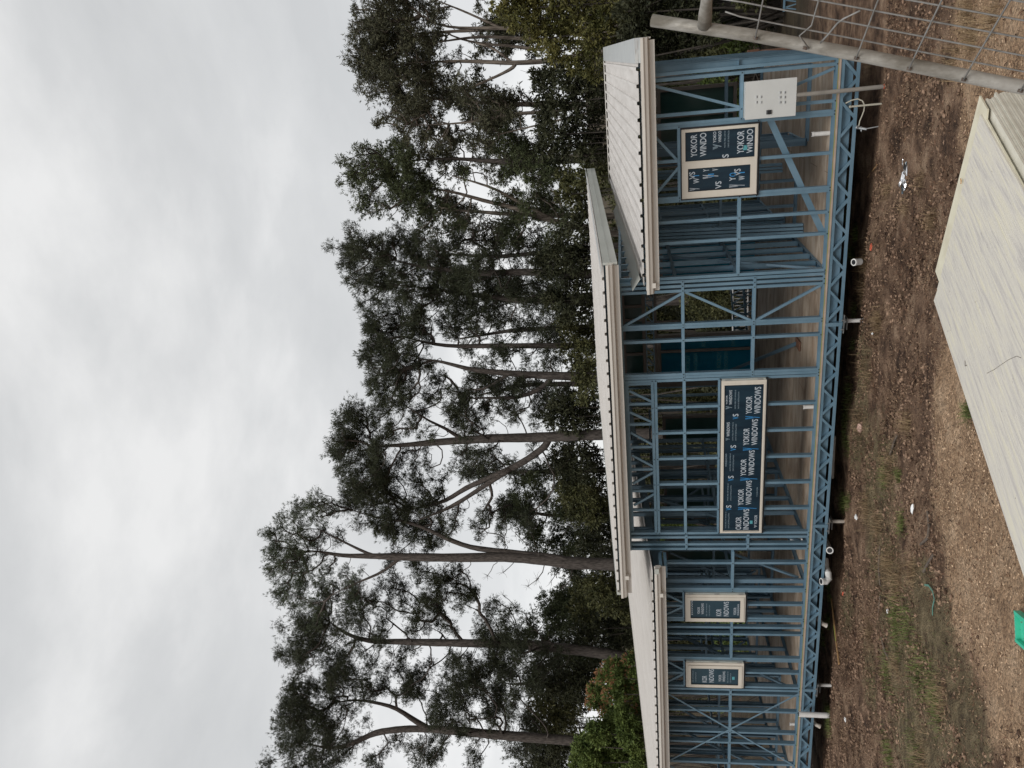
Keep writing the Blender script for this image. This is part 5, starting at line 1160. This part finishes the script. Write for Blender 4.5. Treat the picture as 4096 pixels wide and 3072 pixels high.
tree('eucalyptus_tree', 't4', 22, [[(1900, 540, 34), (1780, 600, 30), (1700, 650, 27), (1600, 680, 25), (1430, 710, 23), (1200, 715, 20), (1000, 760, 17), (850, 780, 12), (650, 790, 7), (450, 790, 3)], [(1780, 690, 18), (1650, 720, 15), (1480, 760, 13), (1300, 800, 11), (1100, 850, 8), (980, 870, 4)]],
     B3('480,720,45 560,680,55 640,700,45 700,760,45 330,770,30 400,740,35 550,790,45 600,860,55 480,850,45 900,640,60 850,560,55 950,700,50 1000,620,45 1050,820,55 1000,750,40 800,850,35 770,950,35 700,900,45 620,950,45 960,860,55 1100,620,50 1150,720,50'),
     'e', 'slim curving eucalypt with pale bark between the rounded crowns', leafm='euc', seed=26, **EUC)
tree('eucalyptus_tree', 't6', 30, [[(2250, 120, 26), (2000, 100, 24), (1750, 90, 20), (1600, 60, 12)]],
     B3('1600,100,75 1580,20,60 1650,30,70 1700,170,80 1800,80,90 1900,200,90 1750,270,60 1850,300,60 1950,60,90 2050,150,90 2100,280,80 1700,-60,80 1850,-80,80 1980,-60,80'),
     'e', 'pale green eucalypt low between the broad pine and the tallest pine', leafm='euc2', seed=27, **{**EUC, 'tufts': 50, 'L': .22, 'W': .04})
tree('eucalyptus_tree', 't6', 30, [[(2250, 640, 26), (2000, 620, 24), (1850, 590, 18)]],
     B3('1830,570,55 1870,640,65 1920,560,70 1760,680,65 1800,760,75 1700,780,60 1740,850,60 1900,720,90 1980,620,90 2000,800,90 2080,500,80 1960,460,60 2100,680,90 2050,930,90 1870,900,80 2150,820,90'),
     'e', 'mid-height dark eucalypt below the gap between the tallest pine and its left neighbour', leafm='euc2', seed=28, **{**EUC, 'tufts': 60, 'L': .22, 'W': .045})

CR['f'] = ((0, 0), 1.0)
def backtree(i, X0, Y0, Xtop, y, kind, lab):
    rg = np.random.default_rng(900+i); n = 22; Xtop -= 40; bl = []
    for _ in range(n):
        t = rg.random(); w = 95*math.sin(math.pi*min(1, .18+.8*t))+25
        bl.append((Xtop+(X0-Xtop)*t*.85+rg.normal(0, 15), Y0+rg.normal(0, .55)*w, rg.uniform(26, 48)))
    tr = [(X0+60, Y0+rg.normal(0, 12), 24), ((X0+Xtop)/2, Y0+rg.normal(0, 15), 17), (Xtop+60, Y0+rg.normal(0, 20), 7)]
    k = dict(PINE if kind == 'p' else EUC); k.update(L=.24, W=.030, tufts=30, per=7)
    if kind == 'e': k.update(leafm='euc', droop=.6, W=.05)
    tree('pine_tree' if kind == 'p' else 'eucalyptus_tree', 'f', y, [tr], bl, kind, lab, seed=900+i, fill=2, depth=1.3, grp='trees in the second row behind the house', **k)
for i, q in enumerate((
    (2300, 120, 1650, 33, 'e', 'second-row eucalypt behind the right-edge pale trunks'), (2320, 420, 1700, 32, 'e', 'second-row eucalypt behind the stout rounded eucalypt'), (2320, 640, 1780, 34, 'e', 'second-row eucalypt behind the straight dark eucalypt'),
    (2330, 850, 1740, 33, 'e', 'second-row eucalypt behind the forked pale eucalypt'), (2330, 1010, 1720, 31, 'p', 'second-row pine between the forked eucalypt and the spiky pines'), (2330, 1170, 1760, 34, 'p', 'second-row pine behind the bushy spiky pine'),
    (2340, 1330, 1820, 33, 'p', 'second-row pine left of the slender straight pine'), (2340, 1560, 1900, 32, 'p', 'second-row pine just right of the broad dark pine'), (2360, 1880, 1880, 34, 'p', 'second-row pine below the sweeping limbs of the broad pine'),
    (2440, 2760, 2020, 34, 'p', 'second-row pine behind the orange-tipped bush'), (2440, 2960, 2060, 33, 'p', 'second-row pine at the far left behind the leafy bush'))):
    backtree(i, *q)

# mid-storey scrub: leafy masses with a few stems, each its own shrub
def shrub(name, key, y, blobs, leafm, lab, seed, L=.16, W=.05, per=5, tufts=90, droop=.2, stems=4, grp='scrub standing behind the house', cat='shrub', second=None, depth=.8, spread=.9, twigr=.006):
    rg = np.random.default_rng(seed); C = []
    for x, yy, r in blobs:
        X, Y = px(key, x, yy); c = aty(X, Y, y+rg.normal(0, depth)); C.append((c, r/CR[key][1]/F*((c-CAM)@FW)))
    cx = np.mean([c[0][0] for c in C]); b = np.array([cx, y, gbase(y)-.2]); segs = []; TP = []; TD = []; T2 = []; D2 = []
    for c, r in C:
        m_ = (b+c)/2+rg.normal(0, .3, 3); m_[0] = b[0]*.3+c[0]*.7
        k = [b+rg.normal(0, .1, 3)*[1, 1, 0], m_, c]
        segs += [(*k[0], .05, *k[1], .032), (*k[1], .032, *k[2], .018)]
        for _ in range(8):
            t_ = c+rg.normal(0, .55, 3)*r; segs.append((*c, .012, *t_, .004))
        n = int(tufts*(r/.6)**2*(.17/L)**2)+8; q = rg.normal(0, 1, (n, 3)); q /= np.linalg.norm(q, axis=1, keepdims=True); lob = 1+.25*np.sin(q[:, :1]*5+seed)*np.cos(q[:, 2:]*6); q *= (rg.random((n, 1))**.4)*r*lob
        P = c+q; D = q/r+np.array([0, 0, .35])
        if second is not None:
            sel = (q[:, 2] > -.1*r) & (rg.random(n) < second[1]) & (np.linalg.norm(q, axis=1) > r*.55); T2.append(P[sel]); D2.append(D[sel]); P = P[~sel]; D = D[~sel]
        TP.append(P); TD.append(D)
    root = empty(name, tuple(b), label=lab, cat=cat, group=grp)
    V, f = tubes_fast(segs, 5); under(root, fast_mesh('branches', V, f, M['twig']))
    V, f = leaves_fast(np.concatenate(TP), np.concatenate(TD), L, W, rg, droop=droop, per=per, spread=spread); under(root, fast_mesh('foliage', V, f, M[leafm]))
    if second is not None:
        V, f = leaves_fast(np.concatenate(T2)+[0, 0, .05], np.concatenate(D2)+[0, 0, .6], L*.8, W*.6, rg, per=7, spread=.6); under(root, fast_mesh('young_leaf_tips', V, f, M[second[0]]))
    return root
shrub('leafy_bush', 'm4', 10.5, B3('120,1250,150 300,1150,120 420,1050,120 250,1400,160 450,1250,130 80,1450,130 350,1550,160 550,1400,110 600,1600,110 60,1600,140 520,1150,90 480,1500,120 200,1600,150 620,1250,70 -60,1400,120 -100,1580,120'),
      'bushgreen', 'bright green leafy bush behind the left end of the roof', 41, L=.12, W=.045, per=7, tufts=420, droop=.1, grp=None, cat='bush', depth=.4)
shrub('photinia_bush', 'm4', 11.5, B3('100,750,110 200,600,110 250,480,80 150,880,110 300,800,130 320,600,110 400,500,90 450,700,120 480,400,70 520,560,80 540,850,100 420,950,110 250,1000,110 560,350,50 60,900,80 580,700,60 330,430,60 600,1000,80 480,1100,100'),
      'bushgreen', 'dark green bush with orange-brown new tips beside the left pine trunk', 42, L=.10, W=.036, per=7, tufts=330, droop=.1, second=('bushorange', .5), grp=None, cat='bush', depth=.4)
scrub = [
 ('t4', 13, '1150,60,95 1250,130,95 1400,100,120 1500,220,120 1600,100,120 1700,250,110 1600,390,90 1700,470,60 1350,250,75 1450,330,70 1780,110,110 1850,260,100 1300,20,90 1500,20,100 1250,-60,90 1450,-90,100 1650,-60,100', 'yellowleaf', 'yellow-green leafy tree beside the right-hand roof corner', 51),
 ('t4', 12, '1950,80,130 2080,60,130 2200,120,120 1980,230,110 2100,250,110 2230,280,100 2300,100,110 2350,250,90 2000,370,70 2130,360,80 2400,60,100 2080,-80,120 2280,-60,120 2420,180,80', 'dark', 'dark leafy bush filling the corner right of the house', 52),
 ('t4', 19, '1450,450,95 1550,500,90 1400,560,90 1650,580,90 1500,650,90 1700,700,90 1580,750,90 1400,700,80 1760,560,60 1350,480,60', 'dark', 'dark scrub behind the right half of the lower right roof', 53),
 ('t4', 19, '1450,850,95 1600,880,95 1700,850,80 1500,960,80 1650,980,85 1750,950,60 1400,930,60 1380,800,60', 'dark', 'dark scrub behind the middle of the lower right roof', 54),
 ('t4', 20, '1550,1150,80 1650,1120,90 1600,1250,80 1700,1200,70 1750,1080,60 1620,1340,70 1500,1100,60 1520,1230,60', 'olive', 'olive scrub behind the step up to the upper roof', 55),
 ('t4', 20, '1600,1450,85 1500,1550,85 1650,1560,70 1450,1640,80 1580,1640,90 1680,1480,50', 'dark', 'dark scrub behind the near corner of the upper roof', 56),
 ('t5', 21, '1550,100,85 1700,60,95 1750,180,90 1650,220,85 1800,280,85 1600,330,75 1700,400,75 1820,400,70 1780,80,70', 'dark', 'dark scrub at the foot of the two spiky pines', 57),
 ('t5', 24, '1700,460,90 1780,520,90 1820,640,80 1720,620,80 1760,720,80 1850,500,60 1840,750,70', 'olive', 'olive scrub between the spiky pines and the slim pair', 58),
 ('t5', 17, '1760,780,50 1800,850,55 1780,930,55 1840,900,50 1830,800,45 1820,720,40', 'olive', 'small light green bush peeping over the upper roof', 59),
 ('t5', 22, '1650,1000,90 1750,1000,95 1850,1000,80 1600,1060,80 1720,1100,90 1820,1100,80 1700,940,70', 'dark', 'dark scrub right of the broad pine trunk', 60),
 ('t5', 23, '1650,1300,95 1750,1260,90 1850,1300,80 1700,1400,95 1800,1400,90 1880,1420,80 1600,1380,70', 'dark', 'dark scrub left of the broad pine trunk', 61),
 ('t5', 23, '1700,1530,95 1800,1520,95 1880,1560,80 1750,1640,95 1850,1660,90 1930,1640,60', 'olive', 'olive scrub further left behind the upper roof', 62),
 ('t6', 23, '2000,280,95 2080,180,90 2120,330,85 2150,60,80 1980,-20,80 1900,380,70', 'dark', 'dark scrub at the foot of the tallest pine', 63),
 ('t6', 23, '2050,520,95 2150,480,90 2120,600,90 1960,640,80 2200,560,70 1950,520,60 2220,650,80', 'olive', 'olive scrub left of the tallest pine behind the lower roof', 64),
 ('t6', 24, '2000,760,90 2100,760,90 2180,720,80 1930,820,70 2160,850,80 2200,800,70', 'dark', 'dark scrub right of the second pine trunk', 65),
 ('t6', 24, '1800,1010,90 1900,1030,90 2000,1040,80 1850,1110,90 1750,1080,80 1960,1120,80 1700,1030,70', 'dark', 'dark scrub between the two left pine trunks', 66),
 ('t6', 24, '1720,1180,90 1820,1220,90 1920,1200,80 1760,1300,90 1680,1280,70 1860,1320,80', 'olive', 'olive scrub behind the orange-tipped bush', 67),
 ('t6', 24, '1700,1420,90 1780,1400,80 1740,1520,90 1830,1480,90 1680,1580,80 1800,1600,90', 'dark', 'dark scrub at the foot of the furthest left pine', 68)]
for key, y, bl, lm, lab, sd_ in scrub:
    shrub('scrub_bush', key, y, B3(bl), lm, lab, sd_, L=.2 if y > 15 else .13, W=.062 if y > 15 else .045, per=7, tufts=170, depth=.9 if y > 15 else .5)
# young scrub and saplings seen through the frame, beyond the back wall
rg0 = np.random.default_rng(77)
locs = [(-13.0, 13, 1.3), (-11.2, 17, 1.6), (-9.5, 20, 1.7), (-17.5, 11, 1.5), (-20, 15, 2.0), (-6.9, 22, 1.6), (-5.0, 19, 1.3), (-3.2, 24, 1.7), (-8.4, 27, 1.8), (-12.6, 26, 2.2), (-16, 24, 2.4), (-2.0, 15, 1.6), (-.5, 19, 1.8), (.8, 14, 1.4), (1.8, 11, 1.2), (3.5, 13, 1.6), (-10.4, 33, 2.2), (-5.8, 34, 2.2), (-20, 30, 2.6), (-25, 24, 2.6), (-1.2, 30, 2.2), (-15.5, 36, 2.8), (4.5, 20, 2.4)]
words = ['furthest left', 'left of the lawn gap', 'behind the left casements', 'by the left end wall', 'left edge far', 'behind the long window', 'right of the door opening', 'in the door opening', 'deep behind the middle room', 'deep behind the left rooms', 'deep far left', 'behind the meter box window', 'behind the right room', 'right of the side wall', 'beyond the fence wires', 'at the right edge', 'far behind the partition', 'far behind the door opening', 'far left distance', 'outermost left', 'far behind the right room', 'most distant on the left', 'far right distance']
for i, (x, y, h) in enumerate(locs):
    rg = np.random.default_rng(300+i); b = np.array([x, y, gbase(y)]); segs = []; TP = []; TD = []
    for k in range(9):
        c = b+np.array([rg.normal(0, .55*h), rg.normal(0, .5*h), h*(.25+.75*rg.random())*1.3]); r = h*rg.uniform(.3, .5)
        segs.append((*b, .04, *c, .012)); n = int(120*r*r/.25); q = rg.normal(0, 1, (n, 3)); q /= np.linalg.norm(q, axis=1, keepdims=True); q *= (rg.random((n, 1))**.4)*r; TP.append(c+q); TD.append(q/r+[0, 0, .3])
    root = empty('sapling_bush', tuple(b), label='scrubby low bush seen through the house frame or beyond it, '+words[i], cat='bush', group='low bushes on the slope behind the house')
    V, f = tubes_fast(segs, 5); under(root, fast_mesh('branches', V, f, M['twig']))
    V, f = leaves_fast(np.concatenate(TP), np.concatenate(TD), .15, .055, rg, droop=.2, per=5, spread=.9); under(root, fast_mesh('foliage', V, f, M[['olive', 'dark', 'olive', 'bushgreen'][i % 4]]))
# distant forest on the slope: one mass
def far_wood():
    rg = np.random.default_rng(9); TP = []; TD = []; segs = []
    for i in range(230):
        y = rg.uniform(34, 78); x = rg.uniform(-75, 30)*(y/60); h = rg.uniform(3.2, 6.4); b = np.array([x, y, gbase(y)-.3])
        segs.append((*b, .13, *(b+[rg.normal(0, .4), 0, h*1.3]), .04))
        for k in range(8):
            c = b+np.array([rg.normal(0, 1.1), rg.normal(0, 1), h*rg.uniform(.15, 1.25)]); r = rg.uniform(.8, 1.5); n = int(70*r*r); q = rg.normal(0, 1, (n, 3)); q /= np.linalg.norm(q, axis=1, keepdims=True); q *= (rg.random((n, 1))**.4)*r; TP.append(c+q); TD.append(q/r+[0, 0, .3])
    V, f = leaves_fast(np.concatenate(TP), np.concatenate(TD), .34, .13, rg, droop=.25, per=4, spread=.9)
    V2, f2 = tubes_fast(segs, 6); n = len(V)
    fast_mesh('distant_forest', np.concatenate([V, V2]), np.concatenate([f, f2+n]), [M['olive'], M['bark']], mi=[0]*len(f)+[1]*len(f2), kind='stuff')
far_wood()

# ------------------------------------------------------------------ things beyond the house
def lattice(name, p0, p1, hgt, lab, n=12, m='steel', grp=None):
    p0 = np.array(p0, float); p1 = np.array(p1, float); d = p1-p0; L = np.linalg.norm(d); u = d/L; mb = MB(); upv = np.array([0, 0, 1.0]); s_ = np.cross(u, upv); s_ /= np.linalg.norm(s_); upv = np.cross(s_, u)
    for h in (0, hgt): mb.obox((p0+p1)/2+upv*h, d/2, s_*.02, upv*.02)
    for i in range(n):
        a = p0+d*i/n; b = p0+d*(i+.5)/n+upv*hgt; c = p0+d*(i+1)/n
        for q0, q1 in ((a, b), (b, c)): v = (q1-q0)/2; w = np.cross(v/np.linalg.norm(v), s_); mb.obox((q0+q1)/2, v, s_*.012, w*.014)
    return thing(name, mb, M[m], lab, 'truss', grp)
a = aty(*px('2', 1240, 470), 7.2); b = aty(*px('2', 1270, 840), 7.2)
lattice('floor_truss', a, b, .28, 'blue lattice truss lying outside the back door opening, upper one', 6, grp='spare trusses lying behind the house'); lattice('floor_truss', a+[.1, .5, -.35], b+[-.1, .4, -.35], .28, 'blue lattice truss lying outside the back door opening, lower one', 6, grp='spare trusses lying behind the house')
a = aty(3170, 45, 9.0); b = aty(3195, -60, 9.0); lattice('floor_truss', aty(3205, 40, 9), aty(3215, -150, 9), .38, 'blue lattice truss seen through the fence wires at the right edge', 6, grp='spare trusses lying behind the house')
a = aty(*px('2', 1165, 440), 12.5); b = aty(*px('2', 1165, 800), 12.5); mb = MB(); mb.tube([a, b], .03, 8)
c_ = a+[0, 0, -.45]; d_ = b+[0, 0, -.45]; mb.tube([c_, d_], .025, 8)
for i in range(15): t = i/14; p = a*(1-t)+b*t; mb.tube([p, p+[0, 0, -.45 if i not in (0, 14) else -1.6]], .012, 6)
thing('pale_railing', mb, M['pvc'], 'pale railing with thin bars beyond the open back door', 'railing')
mb = MB(); a = aty(*px('1', 1125, 330), 6.4); mb.obox(a, (.05, 0, 0), (0, .05, 0), (0, 0, .11)); 
mb.tube([a, (a[0], a[1], gz(a[0], a[1])-.2)], .03, 8); thing('brown_post', mb, M['brownpost'], 'small brown post with a block head beyond the right end wall', 'post')
